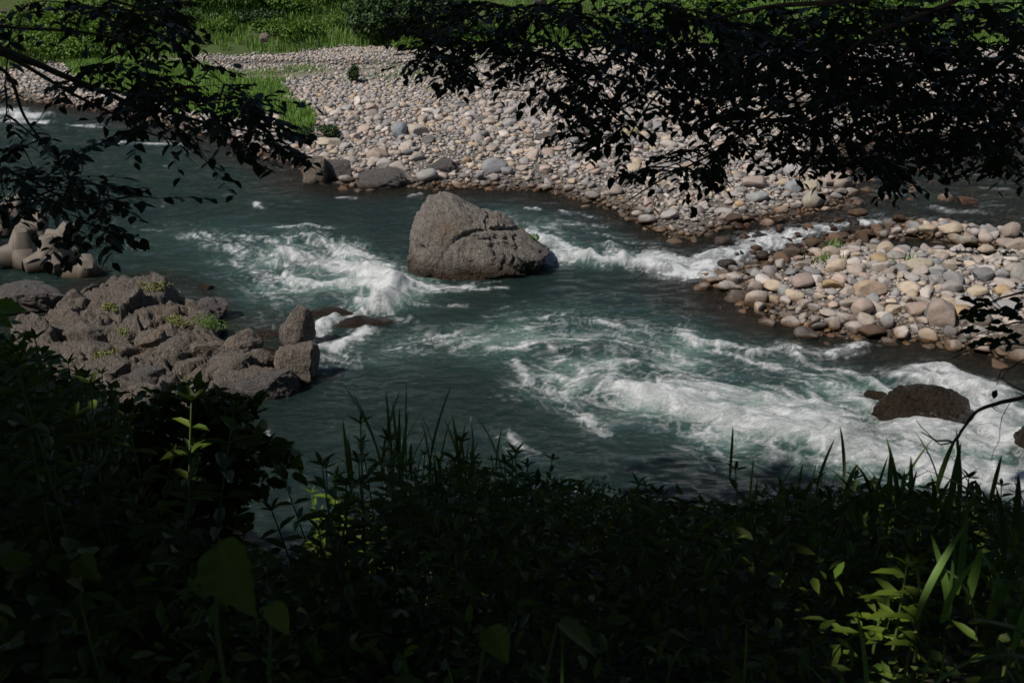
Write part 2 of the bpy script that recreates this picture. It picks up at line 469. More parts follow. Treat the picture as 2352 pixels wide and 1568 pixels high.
for (px, py, rx, ry) in [(1480,205,5,1.2),(1280,212,4,1.0),(1180,232,2.6,.9),(1250,258,3,.9),(1385,268,2.4,.8),(1120,168,16,.9),(850,165,14,.8),(1470,330,1.4,1.0),(2230,580,2.6,.55),(2120,560,1.5,.5),(2290,610,1.5,.5)]:
    q = gp(px, py); DIPS.append((q[0], q[1], rx, ry))

# ground sheet: fine near the river, coarse out to the horizon
xs = np.unique(np.concatenate([np.linspace(-600, -60, 28), np.arange(-60, 60.01, .6), np.linspace(60, 600, 28)]))
ys = np.unique(np.concatenate([np.linspace(-120, -4, 20), np.arange(-4, 30, .4), np.arange(30, 112, .55), np.linspace(112, 600, 40)]))
TX, TY = np.meshgrid(xs, ys)
TZ = height(np.clip(TX, -129, 129), np.clip(TY, -29, 259))
TZ = np.where(TY > 259, TZ + 0, TZ)
tx, ty, tz = TX.ravel(), TY.ravel(), TZ.ravel()
cxx, cyy = np.clip(tx, -129, 129), np.clip(ty, -29, 259)
gr = sstep(-.8, .8, SD('G', cxx, cyy) + fbm2(tx * .5, ty * .5, 3, 5) * 1.6)
gr = np.maximum(gr, sstep(-.3, .5, SD('P1', cxx, cyy) + fbm2(tx, ty, 3, 6)))
gr = np.maximum(gr, sstep(-.2, .4, SD('P2', cxx, cyy)))
soil = ((SD('N', cxx, cyy) > -.3) & (ty < 27)).astype(float)
sand = sstep(-.5, .4, SD('S', cxx, cyy)) * .8
ground = link('ground', mesh_np('ground', np.stack([tx, ty, tz], 1), grid_faces(len(ys), len(xs)), M['ground'], True, {'grassy': gr * (1 - soil), 'soil': soil, 'sand': sand}))
tag(ground, kind='structure')

# ------------------------------------------------------------------ the river: foam and flow fields in plan
# strokes: (points in survey pixels, half width m, density, aeration, half width of aeration, height of the crest m)
ST = [
 ([(655,560),(640,600),(665,640),(720,655)], .22, .62, .55, 1.0, .03),
 ([(700,545),(760,560),(820,590),(870,620)], .40, .66, .6, 1.0, .05),
 ([(670,585),(720,600),(790,612),(850,640),(900,665)], .55, .92, .8, 1.2, .10),
 ([(690,650),(760,650),(830,655),(895,668)], .30, .80, .7, 1.0, .08),
 ([(800,625),(860,640),(903,640),(908,660),(895,690),(870,705)], .36, 1.08, .7, .8, .24),
 ([(830,690),(860,700),(885,712)], .22, .9, .5, .5, .06),
 ([(640,520),(700,520),(760,522)], .10, .62, .2, .5, .0),
 ([(560,540),(640,555),(700,550)], .2, .45, .35, 1.6, .0),
 ([(450,540),(520,560),(600,600),(660,660)], .35, .36, .40, 1.8, .0),
 ([(560,600),(600,640),(650,690)], .25, .36, .3, 1.2, .0),
 ([(800,600),(850,610),(900,632),(945,650)], .14, .62, .3, .6, .0),
 ([(930,645),(985,660),(1040,662),(1085,655)], .13, .92, .2, .4, .04),
 ([(905,655),(960,668),(1010,672),(1080,664),(1160,660)], .07, .66, .1, .3, .02),
 ([(785,715),(760,735),(735,752),(722,765)], .20, 1.05, .3, .4, .10),
 ([(830,715),(800,728),(775,738)], .16, .8, .2, .4, .03),
 ([(850,735),(835,755),(810,772)], .18, .85, .2, .4, .04),
 ([(725,790),(760,800),(800,785),(840,760)], .20, .86, .3, .5, .04),
 ([(730,840),(755,815),(790,830)], .3, .50, .2, .6, .0),
 ([(1225,535),(1255,550),(1290,565),(1330,585)], .40, .78, .8, .8, .06),
 ([(1250,597),(1290,594),(1340,594),(1352,596)], .34, 1.08, .6, .7, .20),
 ([(1290,570),(1320,580),(1345,592)], .45, 1.0, .6, .8, .14),
 ([(1352,597),(1390,604),(1428,602),(1432,590)], .26, .98, .5, .6, .20),
 ([(1400,560),(1410,580),(1425,596)], .2, .6, .4, .6, .05),
 ([(1355,535),(1390,540),(1420,546)], .12, .62, .3, .5, .02),
 ([(1270,515),(1340,512),(1390,520)], .08, .55, .45, 1.0, .0),
 ([(1145,495),(1180,520),(1230,535)], .2, .20, .75, 1.0, .0),
 ([(1210,478),(1230,480),(1240,483)], .08, .8, .1, .3, .03),
 ([(1290,485),(1310,492)], .10, .7, .1, .3, .02),
 ([(1310,487),(1380,500)], .06, .5, .1, .3, .0),
 ([(940,452),(965,447)], .10, .75, .1, .3, .03),
 ([(780,453),(820,455)], .10, .6, .0, .3, .0),
 ([(585,465),(600,478)], .14, .7, .0, .3, .03),
 ([(1430,552),(1480,556),(1540,562)], .08, .55, .2, .4, .0),
 ([(1480,600),(1520,612),(1560,628),(1615,632)], .50, 1.2, .3, .8, .10),
 ([(1500,585),(1560,600),(1610,605),(1640,592)], .45, 1.1, .2, .6, .06),
 ([(1610,625),(1650,600),(1700,580),(1750,562)], .55, 1.1, .2, .6, .08),
 ([(1660,590),(1720,575),(1780,566),(1830,555)], .5, 1.05, .2, .6, .05),
 ([(1730,545),(1800,535),(1860,530),(1900,525)], .5, .95, .1, .6, .04),
 ([(1880,520),(1950,515),(2040,505)], .34, .8, .1, .5, .02),
 ([(1890,492),(1960,498),(2020,490)], .16, .55, .0, .4, .0),
 ([(2060,522),(2110,516),(2140,500)], .2, .5, .0, .4, .0),
 ([(1720,430),(1745,432)], .1, .5, 0, .3, 0),
 ([(1960,430),(2030,440)], .10, .55, 0, .3, 0),
 ([(2150,478),(2200,488),(2245,485)], .22, .68, 0, .4, .03),
 ([(2060,445),(2100,450)], .08, .5, 0, .3, 0),
 ([(1560,755),(1585,775),(1600,790)], .16, .72, .3, .5, .03),
 ([(1590,775),(1650,790),(1700,798),(1745,808)], .16, .80, .35, .6, .05),
 ([(1720,812),(1790,800),(1830,790)], .12, .7, .2, .5, .03),
 ([(1800,795),(1860,812),(1920,812),(1985,790)], .20, .80, .3, .7, .06),
 ([(1810,800),(1850,830),(1930,850),(2000,880),(2060,905)], .12, .72, .3, .6, .05),
 ([(1640,800),(1720,830),(1800,845),(1860,860)], .14, .6, .4, .7, .02),
 ([(1290,865),(1330,850),(1390,835),(1450,832),(1530,842)], .20, .60, .6, .8, .03),
 ([(1330,880),(1390,870),(1450,880),(1520,900)], .45, .72, 1.0, 1.0, .05),
 ([(1400,885),(1480,910),(1560,940),(1650,955)], .55, .86, 1.0, 1.1, .10),
 ([(1560,925),(1660,960),(1760,985),(1850,1000),(1950,1015)], .60, .92, 1.0, 1.2, .14),
 ([(1500,870),(1620,890),(1720,915),(1830,930),(1950,950)], .50, .66, .9, 1.2, .06),
 ([(1800,960),(1900,975),(2000,990),(2100,1000),(2200,1010)], .50, .92, .9, 1.0, .14),
 ([(1900,1020),(2000,1045),(2100,1060),(2200,1080),(2352,1110)], .60, .86, .8, 1.0, .12),
 ([(2100,980),(2200,1000),(2300,1010),(2400,1010)], .55, .92, .7, 1.0, .12),
 ([(2060,865),(2110,852),(2160,850),(2210,870),(2250,900)], .30, .88, .3, .6, .08),
 ([(2110,875),(2180,880),(2230,895),(2255,930),(2262,965)], .34, .92, .3, .6, .10),
 ([(2200,900),(2280,900),(2300,950),(2310,1000)], .40, .86, .3, .7, .08),
 ([(2280,980),(2330,960),(2400,950)], .30, .9, .3, .8, .06),
 ([(2200,1120),(2300,1110),(2400,1090)], .45, .80, .5, .8, .05),
 ([(1960,920),(2020,950),(2100,970),(2190,975)], .25, .7, .4, .8, .05),
 ([(1860,880),(1960,900),(2050,935)], .3, .48, .5, .9, .02),
 ([(1180,830),(1200,850),(1215,880),(1260,905)], .10, .62, .2, .5, .0),
 ([(1215,880),(1290,910),(1340,945),(1365,975)], .14, .62, .3, .6, .02),
 ([(1340,950),(1355,975),(1395,1000)], .10, .7, .2, .4, .02),
 ([(1000,780),(1060,768),(1110,775),(1180,765),(1240,750)], .20, .42, .45, 1.2, .0),
 ([(920,800),(1000,795),(1080,790)], .22, .36, .4, 1.2, .0),
 ([(1160,800),(1220,790),(1280,800),(1300,820)], .22, .44, .4, 1.0, .0),
 ([(1240,740),(1320,735),(1400,742),(1500,760)], .20, .36, .4, 1.3, .0),
 ([(1300,770),(1400,780),(1500,800),(1600,830)], .20, .30, .5, 1.6, .0),
 ([(1240,735),(1290,722)], .08, .60, .1, .4, .0),
 ([(1265,840),(1295,825)], .09, .62, .1, .3, .02),
 ([(950,700),(1020,705),(1080,702)], .08, .42, .1, .5, .0),
 ([(930,745),(945,738),(940,725)], .10, .66, .1, .3, .02),
 ([(900,715),(915,735)], .12, .6, .1, .3, .02),
 ([(600,985),(615,990),(622,1000)], .05, .45, 0, .3, .0),  # sun sparkle on the water, painted in as foam
 ([(1150,1000),(1190,1030),(1220,1050)], .14, .45, .2, .5, .0),
 ([(-40,252),(20,255),(70,268)], .8, .82, .2, 1.0, .05),
 ([(-60,272),(30,276),(100,280)], .4, .72, .1, 1.0, .0),
 ([(150,285),(260,292)], .16, .6, 0, .5, .0),
 ([(240,322),(310,330),(430,332)], .20, .62, 0, .5, .0),
 ([(380,325),(440,330)], .12, .62, 0, .5, .0),
 ([(1460,440),(1540,450)], .06, .4, 0, .4, .0),
]

def smooth(A, k):
    for _ in range(k):
        A = (A + np.roll(A, 1, 0) + np.roll(A, -1, 0)) / 3; A = (A + np.roll(A, 1, 1) + np.roll(A, -1, 1)) / 3
    return A
def river_fields(x0, x1, y0, y1, gd, steps):
    rx = np.arange(x0, x1, gd); ry = np.arange(y0, y1, gd); RX, RY = np.meshgrid(rx, ry)
    def coarse(fn, step=.3):
        ax = np.arange(x0, x1 + 2 * step, step); ay = np.arange(y0, y1 + 2 * step, step)
        AX, AY = np.meshgrid(ax, ay)
        return bil(fn(AX, AY), x0, y0, step, RX, RY)
    dens = np.zeros_like(RX); aer = np.zeros_like(RX); crest = np.zeros_like(RX)
    fvx = np.full_like(RX, .018); fvy = np.full_like(RX, -.008)
    for (pts, hw, dn, ae, aw, ch) in ST:
        P = np.array([gp(a, b)[:2] for a, b in pts])
        m = max(hw * 2.6, aw * 2.2, 2.4)
        i0, i1 = np.searchsorted(rx, [P[:, 0].min() - m, P[:, 0].max() + m]); j0, j1 = np.searchsorted(ry, [P[:, 1].min() - m, P[:, 1].max() + m])
        if i1 <= i0 or j1 <= j0: continue
        X = RX[j0:j1, i0:i1]; Y = RY[j0:j1, i0:i1]
        D = np.full(X.shape, 1e9); TXx = np.zeros_like(X); TYy = np.zeros_like(X)
        for k in range(len(P) - 1):
            e = P[k+1] - P[k]; L = np.hypot(*e)
            tt = np.clip(((X - P[k,0]) * e[0] + (Y - P[k,1]) * e[1]) / (L * L), 0, 1)
            d = np.hypot(X - P[k,0] - tt * e[0], (Y - P[k,1] - tt * e[1]))
            mm = d < D
            D = np.where(mm, d, D); TXx = np.where(mm, e[0] / L, TXx); TYy = np.where(mm, e[1] / L, TYy)
        sl = (slice(j0, j1), slice(i0, i1))
        dens[sl] = np.maximum(dens[sl], dn * np.exp(-(D / hw) ** 2 * .5))
        aer[sl] = 1 - (1 - aer[sl]) * (1 - np.clip(ae * np.exp(-(D / (aw * 1.15)) ** 2), 0, 1) * .8)
        crest[sl] += ch * np.exp(-(D / (hw * .9)) ** 2) * (1 - .5 * np.clip(crest[sl] / .25, 0, 1))
        w = np.exp(-(D / .9) ** 2) * (dn + .2)
        fvx[sl] += w * TXx; fvy[sl] += w * TYy
    sp = np.hypot(fvx, fvy) + 1e-6; fvx /= sp; fvy /= sp
    c1 = coarse(lambda a, b: fbm2(a * .5, b * .5, 4, 51), .15); c2 = coarse(lambda a, b: fbm2(a * .5, b * .5, 4, 52), .15)
    turb = np.clip(dens * 1.1 + aer * .3, 0, 1)
    c3 = coarse(lambda a, b: noise2(a * 1.7, b * 2.0, 57) + .5 * noise2(a * 4, b * 4.5, 59), .08); c4 = coarse(lambda a, b: noise2(a * 1.7, b * 2.0, 58) + .5 * noise2(a * 4, b * 4.5, 60), .08)
    fvx += c1 * (1.0 + 1.2 * turb) + c3 * (.5 + .7 * turb); fvy += c2 * (.8 + 1.2 * turb) + c4 * (.5 + .7 * turb)
    sp = np.hypot(fvx, fvy) + 1e-6; fvx /= sp; fvy /= sp
    H_, W_ = RX.shape
    s1 = np.random.default_rng(5).random(RX.shape).astype(np.float32) - .5
    s2 = smooth(np.random.default_rng(6).random(RX.shape).astype(np.float32), 2); s2 = (s2 - s2.mean()) / s2.std() * .42
    spk = s1 + s2
    acc = spk.copy(); fi = fvx.astype(np.float32); fj = fvy.astype(np.float32)
    I0, J0 = np.meshgrid(np.arange(W_, dtype=np.float32), np.arange(H_, dtype=np.float32))
    for sgn in (1, -1):
        I = I0.copy(); J = J0.copy()
        for k in range(steps):
            ii = np.clip(I, 0, W_ - 1).astype(np.int32); jj = np.clip(J, 0, H_ - 1).astype(np.int32)
            I += sgn * fi[jj, ii]; J += sgn * fj[jj, ii]
            acc += spk[np.clip(J, 0, H_ - 1).astype(np.int32), np.clip(I, 0, W_ - 1).astype(np.int32)]
    lic = (acc - acc.mean()) / acc.std(); lic = 1 / (1 + np.exp(-1.7 * lic))
    patchy = coarse(lambda a, b: fbm2(a * .45, b * .6, 4, 71), .15)
    blotch = coarse(lambda a, b: fbm2(a * .9, b * 1.2, 4, 72), .12)
    wx = RX + .8 * c1 + .25 * blotch; wy = RY + .8 * c2 + .25 * patchy
    n1 = fbm2(wx * .9, wy * 1.3, 3, 63); n2 = fbm2(wx * 2.4, wy * 3.2, 2, 64); n3 = noise2(wx * 6.3 + 2 * blotch, wy * 8.0, 65)
    lace = np.maximum(np.exp(-(n1 / .035) ** 2), .85 * np.exp(-(n2 / .06) ** 2)); lace = np.maximum(lace, .6 * np.exp(-(n3 / .10) ** 2))
    dd = dens * (1 + .45 * blotch)
    core = sstep(.38, 1.02, dd)
    a_ = np.clip(dd * .95 + .28 * aer + .05 + .20 * np.clip(patchy - .1, 0, 1), 0, 1)
    hgr = coarse(lambda a, b: height(a, b), .25); depth = np.clip(-hgr, 0, 2)
    mod = .30 + .70 * lic
    foam = core * (.38 + .66 * mod + .35 * (lace - .3) * mod) + (1 - core) * (lace * mod * np.clip(a_ * 1.25, 0, 1) * sstep(.02, .25, a_) * 1.15 + .55 * a_ * sstep(.93 - .5 * a_, 1.12 - .45 * a_, lic))
    fshal = sstep(.86, .99, lic + .10 * patchy) * sstep(.55, .2, depth) * sstep(12, 18, RX) * sstep(28, 33, RY) * .5
    foam = np.clip(np.maximum(foam, fshal), 0, 1)
    # scattered flecks of froth
    foam = np.maximum(foam, sstep(.975, .995, lic) * sstep(.1, .45, patchy + .15) * .25)
    aer = np.clip(aer * (.85 + .7 * blotch + .3 * patchy), 0, 1)
    opac = .38 + .62 * sstep(.10, .95, depth)
    left = sstep(6, 1, RX) * sstep(34, 27, RY)
    opac = np.maximum(np.maximum(opac, left), np.clip(aer * 1.6, 0, 1))
    wave = (.045 + .17 * turb) * coarse(lambda a, b: fbm2(a * .9, b * 1.3, 4, 81), .12) + (.012 + .09 * turb) * n2
    zz = wave * sstep(0, .5, depth + .15) + crest * (1.15 + .8 * blotch)
    return dict(foam=foam, opac=opac, turb=turb, aer=aer, z=zz), (x0, y0, gd, x1, y1)
FAR_F, FAR_P = river_fields(-46, 40, 11.5, 76, .085, 6)
NEAR_F, NEAR_P = river_fields(-25, 25, 11.5, 42, .034, 12)

def rad_grid(r0, r1, n0, az0, az1, n1):
    b = np.linspace(math.atan(CAM_H / r0), math.atan(CAM_H / r1), n0); r = CAM_H / np.tan(b)
    a = np.linspace(az0, az1, n1)
    A, Rr = np.meshgrid(np.tan(a), r)
    return A * Rr, Rr
def water_mesh(name, X, Y):
    f = {}
    wn_ = (sstep(-24.8, -23, X) * sstep(24.8, 23, X) * sstep(41.8, 39.5, Y)).ravel()
    out = ((X < -46) | (X > 39.8) | (Y > 75.8) | (Y < 11.5)).ravel()
    for k in FAR_F:
        q = bil(FAR_F[k], FAR_P[0], FAR_P[1], FAR_P[2], X, Y).ravel(); q2 = bil(NEAR_F[k], NEAR_P[0], NEAR_P[1], NEAR_P[2], X, Y).ravel()
        f[k] = np.where(out, {'opac': 1.0}.get(k, 0.0), q * (1 - wn_) + q2 * wn_)
    x, y = X.ravel(), Y.ravel()
    deep = np.array([.012, .026, .023]); teal = np.array([.052, .106, .090]); milk = np.array([.25, .36, .315])
    col = deep + (teal - deep) * np.clip(f['aer'] * 1.25, 0, 1)[:, None]
    col = col + (milk - col) * (np.clip(f['aer'] - .55, 0, 1) * 1.3)[:, None]
    br = sstep(1.0, .2, -height(np.clip(x, -129, 129), np.clip(y, -29, 259)))[:, None] * .6 * (1 - np.clip(f['aer'] * 2, 0, 1))[:, None] * (1 - sstep(5, 1, x) * sstep(27, 23, y))[:, None]
    col = col * (1 - br) + np.array([.035, .026, .016]) * br
    me = mesh_np(name, np.stack([x, y, f['z']], 1), grid_faces(*X.shape), M['water'], True, {'foam': f['foam'], 'opacity': f['opac'], 'turb': f['turb']}, col)
    return me
X, Y = rad_grid(11.8, 75, 440, R(-30), R(30), 760)
river = link('river', water_mesh('river', X, Y)); tag(river, kind='structure')
for a0, a1 in ((-75, -30), (30, 75)):
    X, Y = rad_grid(10.0, 75, 70, R(a0), R(a1), 90)
    link('river', water_mesh('river_side', X, Y))['kind'] = 'structure'

# ------------------------------------------------------------------ stones
PAL = np.array([(.31,.30,.30),(.36,.33,.31),(.25,.26,.275),(.40,.345,.27),(.38,.31,.275),(.44,.38,.31),(.20,.20,.205),(.33,.29,.26),(.47,.44,.42),(.41,.31,.19)])
PALW = np.array([.24,.2,.12,.06,.10,.05,.05,.1,.08,.01]); PALW /= PALW.sum()
def stone_shape(level, seed, ang=.25):
    V, F = ico(level); r = np.random.default_rng(seed)
    P = np.sign(V) * np.abs(V) ** r.uniform(.82, 1.0); P /= np.linalg.norm(P, axis=1).mean()
    for _ in range(8):
        nn = r.normal(size=3); nn /= np.linalg.norm(nn); tt = P @ nn - r.uniform(.50, .90)
        P = P - np.maximum(tt, 0)[:, None] * nn * .92
    P = P * (1 + .16 * noise3(P[:,0]*1.3+seed, P[:,1]*1.3, P[:,2]*1.3, seed)[:, None])
    P = P * np.array([1, r.uniform(.68, .92), r.uniform(.42, .66)])
    return P, F
NVAR = 16
SH = {lv: [stone_shape(lv, 100 + i) for i in range(NVAR)] for lv in (2, 3)}
def ico0():
    p = (1 + 5 ** .5) / 2
    V = np.array([(-1,p,0),(1,p,0),(-1,-p,0),(1,-p,0),(0,-1,p),(0,1,p),(0,-1,-p),(0,1,-p),(p,0,-1),(p,0,1),(-p,0,-1),(-p,0,1)], float); V /= np.linalg.norm(V[0])
    F = np.array([(0,11,5),(0,5,1),(0,1,7),(0,7,10),(0,10,11),(1,5,9),(5,11,4),(11,10,2),(10,7,6),(7,1,8),(3,9,4),(3,4,2),(3,2,6),(3,6,8),(3,8,9),(4,9,5),(2,4,11),(6,2,10),(8,6,7),(9,8,1)])
    return V * np.array([1, .82, .58]), F
def pack(n_try, box, amed, asig, amin, amax, accept, over=.78, r=rng, taken=None):
    a = np.sort(np.clip(np.exp(r.normal(np.log(amed), asig, n_try)), amin, amax))[::-1]
    x = r.uniform(box[0], box[1], n_try); y = r.uniform(box[2], box[3], n_try)
    ok = accept(x, y, a)
    x, y, a = x[ok], y[ok], a[ok]
    cell = .6; grid = taken if taken is not None else {}
    keep = []
    xl, yl, al = x.tolist(), y.tolist(), a.tolist()
    for i in range(len(xl)):
        px_, py_, ar = xl[i], yl[i], al[i] * .88
        ci, cj = int(px_ // cell), int(py_ // cell); bad = False
        for u in (ci-1, ci, ci+1):
            for v in (cj-1, cj, cj+1):
                for (qx, qy, qa) in grid.get((u, v), ()):
                    dd = (ar + qa) * over
                    if (qx-px_)*(qx-px_) + (qy-py_)*(qy-py_) < dd*dd: bad = True; break
                if bad: break
            if bad: break
        if not bad:
            grid.setdefault((ci, cj), []).append((px_, py_, ar)); keep.append(i)
    keep = np.array(keep, int)
    return x[keep], y[keep], a[keep]
def visible(x, y, margin=140):
    px, py, f = proj(x, y, 0.3)
    return (px > -margin) & (px < 2352 + margin)

BIGS = []      # named stones: (px, py at the base, length m, flat, rot, palette rgb, label)
def patch_keep(x, y, r=rng):
    k = np.ones_like(x, bool)
    s1 = SD('P1', x, y) + fbm2(x, y, 3, 6); k &= ~((s1 > 0) & (r.random(len(x)) < .93))
    s2 = SD('P2', x, y); k &= ~((s2 > -.1) & (r.random(len(x)) < .97))
    s3 = SD('S', x, y); k &= ~((s3 > -.2) & (r.random(len(x)) < .9))
    g = SD('G', x, y) + fbm2(x * .5, y * .5, 3, 5) * 1.6; k &= g < .5
    return k
takenA = {}; takenB = {}
BIG_DEF = [
 # px, py(base centre), length m, height m, rot, colour, label, angular
 (2000,668,1.15,.62,.1,(.42,.33,.25),'large smooth tan boulder in the middle of the right-hand cobble island',.3),
 (2168,735,1.35,.95,1.2,(.34,.28,.245),'largest pinkish grey boulder with rough top at the lower edge of the cobble island',.8),
 (2330,600,1.0,.62,.2,(.35,.30,.25),'large round brown boulder beside the pool at the far right',.2),
 (2318,565,.95,.75,.5,(.32,.27,.235),'rounded reddish brown boulder just above the pool on the right',.2),
 (2185,533,1.15,.45,.1,(.45,.38,.29),'long pale tan boulder, topmost on the upstream edge of the cobble island',.3),
 (2224,575,.95,.5,-.5,(.31,.28,.25),'grey-brown oval boulder leaning over the little pool on the island',.2),
 (2198,565,.8,.35,-.9,(.45,.43,.36),'pale yellowish elongated stone tilted towards the little pool',.2),
 (2113,622,1.0,.55,.05,(.38,.35,.27),'big olive-tan oval stone near the top centre of the cobble island',.15),
 (1908,592,.72,.5,.3,(.40,.33,.27),'tan rounded boulder at the cascade side of the cobble island',.2),
 (2107,712,.95,.42,.25,(.37,.29,.245),'long pink sandstone boulder left of the dark grey egg-shaped stone',.4),
 (2143,722,.62,.55,1.3,(.16,.16,.155),'dark grey egg-shaped stone beside the long pink boulder',.1),
 (2345,640,.9,.6,1.2,(.32,.31,.285),'tall pale grey rounded stone at the right frame edge',.1),
 (2262,640,.8,.45,-.2,(.21,.21,.215),'dark slate-grey oval stone on the right part of the island',.1),
 (2060,600,.7,.35,.0,(.31,.29,.28),'flat grey stone at the back of the cobble island',.2),
 (1735,676,.7,.55,1.0,(.33,.27,.25),'pinkish upright stone near the left tip of the island',.5),
 (1845,655,1.1,.5,.4,(.35,.28,.25),'broad pinkish angular slab near the left end of the island',.9),
 (1990,757,.75,.6,1.3,(.40,.36,.30),'pale rounded boulder on the waterline below the island',.3),
 (2038,752,.6,.5,1.2,(.28,.28,.28),'grey speckled boulder beside the pale one on the waterline',.2),
 (2000,787,.9,.4,.0,(.13,.085,.06),'wet dark brown boulder half in the river below the island',.2),
 (2262,738,.7,.5,.5,(.30,.27,.24),'shaded stone under the twigs by the lower right waterline',.3),
 (1870,478,1.1,.75,.3,(.37,.34,.28),'big pale wedge-shaped boulder at the channel side of the main gravel bar',.6),
 (1935,432,.95,.75,.0,(.31,.26,.22),'round reddish boulder at the right end of the main gravel bar',.2),
 (1905,425,1.0,.7,.8,(.35,.29,.255),'pinkish boulder touching the round reddish one at the bar end',.4),
 (1865,440,.85,.55,.2,(.41,.36,.27),'yellowish tan boulder between grey stones at the end of the main bar',.3),
 (1822,440,.9,.5,-.7,(.28,.30,.32),'blue-grey slanting boulder at the end of the main bar',.2),
 (1820,400,1.0,.5,.1,(.40,.40,.41),'large pale grey flat-topped boulder on the bar below hanging leaves',.4),
 (1735,430,1.1,.6,.1,(.37,.30,.27),'broad pink-grey boulder on the bar below the lowest hanging leaves',.4),
 (1740,458,.9,.45,.5,(.33,.35,.36),'smooth pale blue-grey boulder on the right half of the main bar',.1),
 (1775,400,.9,.4,.0,(.34,.34,.33),'oval grey boulder lying at the right of the main bar',.1),
 (1445,312,1.0,.7,.2,(.46,.40,.27),'cream yellow boulder standing out on the main bar near leaf tips',.3),
 (1135,390,1.15,.65,.6,(.27,.28,.30),'large blue-grey boulder in the middle of the main bar near the river',.2),
 (956,310,1.3,.7,.4,(.42,.38,.32),'big pale cream boulder in the left half of the main bar',.4),
 (919,312,.95,.9,1.4,(.25,.28,.32),'upright blue-grey boulder next to the cream boulder on the bar',.2),
 (758,330,1.5,.5,.5,(.46,.41,.33),'long pale slab beside the dark green bush on the bar',.7),
 (868,362,1.1,.6,-.3,(.36,.29,.24),'brownish pink boulder above the grey angular rocks on the bar',.3),
 (982,418,1.05,.65,.5,(.31,.31,.30),'smooth grey boulder at the waterline behind the great rock',.1),
 (2222,473,.95,.35,-.15,(.16,.095,.055),'wet reddish brown flat boulder in the shallow side channel',.2),
 (2172,470,.75,.45,-.5,(.24,.20,.16),'two-toned brown boulder tilted in the side channel beside the reddish one',.3),
 (2030,464,.6,.3,.0,(.36,.36,.37),'pale grey flat stone alone in the side channel',.1),
 (2097,448,.5,.35,.2,(.38,.37,.36),'small whitish stone in the side channel nearer the bar',.1),
 (1970,502,.85,.4,.1,(.19,.14,.07),'mossy olive boulder where the side channel starts to drop',.3),
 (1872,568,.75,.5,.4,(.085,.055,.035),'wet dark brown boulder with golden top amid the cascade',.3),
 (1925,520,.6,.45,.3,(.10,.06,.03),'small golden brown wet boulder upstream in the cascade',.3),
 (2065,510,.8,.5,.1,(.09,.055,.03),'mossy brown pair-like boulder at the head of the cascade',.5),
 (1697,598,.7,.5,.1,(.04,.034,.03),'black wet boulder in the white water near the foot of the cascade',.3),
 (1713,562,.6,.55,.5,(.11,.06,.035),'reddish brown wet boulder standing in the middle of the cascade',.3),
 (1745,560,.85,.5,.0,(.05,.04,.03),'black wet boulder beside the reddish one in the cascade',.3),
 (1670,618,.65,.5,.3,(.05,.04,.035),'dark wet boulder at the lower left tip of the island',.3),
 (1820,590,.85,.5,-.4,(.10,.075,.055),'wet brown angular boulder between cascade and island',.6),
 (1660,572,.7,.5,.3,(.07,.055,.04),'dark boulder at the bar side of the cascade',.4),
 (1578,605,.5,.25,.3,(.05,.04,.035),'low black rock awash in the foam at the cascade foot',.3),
]
def blk(name, me, x, y, z, s, rz, col, parent=None, tilt=(0, 0)):
    o = link(name, me, parent); o.location = (x, y, z); o.scale = s; o.rotation_euler = (tilt[0], tilt[1], rz)
    o.color = (*col, 1); return o
bigmesh = {}
def big_shape(seed, ang):
    V, F = ico(4); r = np.random.default_rng(seed)
    e = .95 - .25 * ang
    P = np.sign(V) * np.abs(V) ** e; P /= np.linalg.norm(P, axis=1).max() * .9
    for _ in range(int(5 + 9 * ang)):
        nn = r.normal(size=3); nn /= np.linalg.norm(nn); tt = P @ nn - r.uniform(.62, .92)
        P = P - np.maximum(tt, 0)[:, None] * nn * (.6 + .35 * ang)
    q = P * 1.4 + seed
    P = P * (1 + (.09 + .06 * ang) * fbm3(q[:,0], q[:,1], q[:,2], 4, seed)[:, None])
    return P, F
for i, (px, py, L, hh, rz, col, lab, ang) in enumerate(BIG_DEF):
    if px > 1690 and py > 505: L, hh = L * .84, hh * .84
    ang = min(1, ang + .2)
    P, F = big_shape(300 + i, ang)
    me = mesh_np('boulder', P, F, M['stone'], True)
    g = gp(px, py, 0.15); g = gp(px, py, max(float(height(g[0], g[1])), -.15) + .0)
    z0 = float(height(g[0], g[1]))
    z = max(z0, -.12) + hh * .30
    o = blk('boulder', me, g[0], g[1] + .1, z, (L * .5, L * .5 * .8, hh * .55), rz, col, None, (random.uniform(-.15, .15), random.uniform(-.15, .15)))
    tag(o, lab, 'boulder')
    for tk in (takenA, takenB):
        tk.setdefault((int(g[0] // .6), int(g[1] // .6)), []).append((g[0], g[1], L * .42))

LARGE_ZONES = []        # circles kept free of cobbles for the bigger rocks
for (px, py, rr) in [(745,412,1.3),(885,420,1.3),(1320,330,1.2)]:
    q = gp(px, py); LARGE_ZONES.append((q[0], q[1], rr))
def zone_free(x, y):
    k = np.ones_like(x, bool)
    for (cx, cy, rr) in LARGE_ZONES: k &= np.hypot(x - cx, y - cy) > rr
    return k
def acc_A(x, y, a):
    s = SD('A', x, y); k = (s > -1.0) & visible(x, y) & zone_free(x, y)
    k &= ~((x > -6) & (y < 36)) | (s > -.6)
    k &= ~(s < -.25) | (rng.random(len(x)) < .5)
    far = y > 62
    k &= ~far | (a < .28)
    k &= ~((y > 78) & (a > .22))
    k &= patch_keep(x, y)
    return k
print('pack')
xa, ya, aa = pack(140000, (-50, 56, 30, 96), .118, .50, .085, .46, acc_A, .74, taken=takenA)
def acc_small(x, y, a):
    return acc_A(x, y, a) & (y < 72)
xs_, ys_, as_ = pack(30000, (-40, 42, 32, 66), .075, .25, .05, .10, acc_small, .68, taken=takenA)
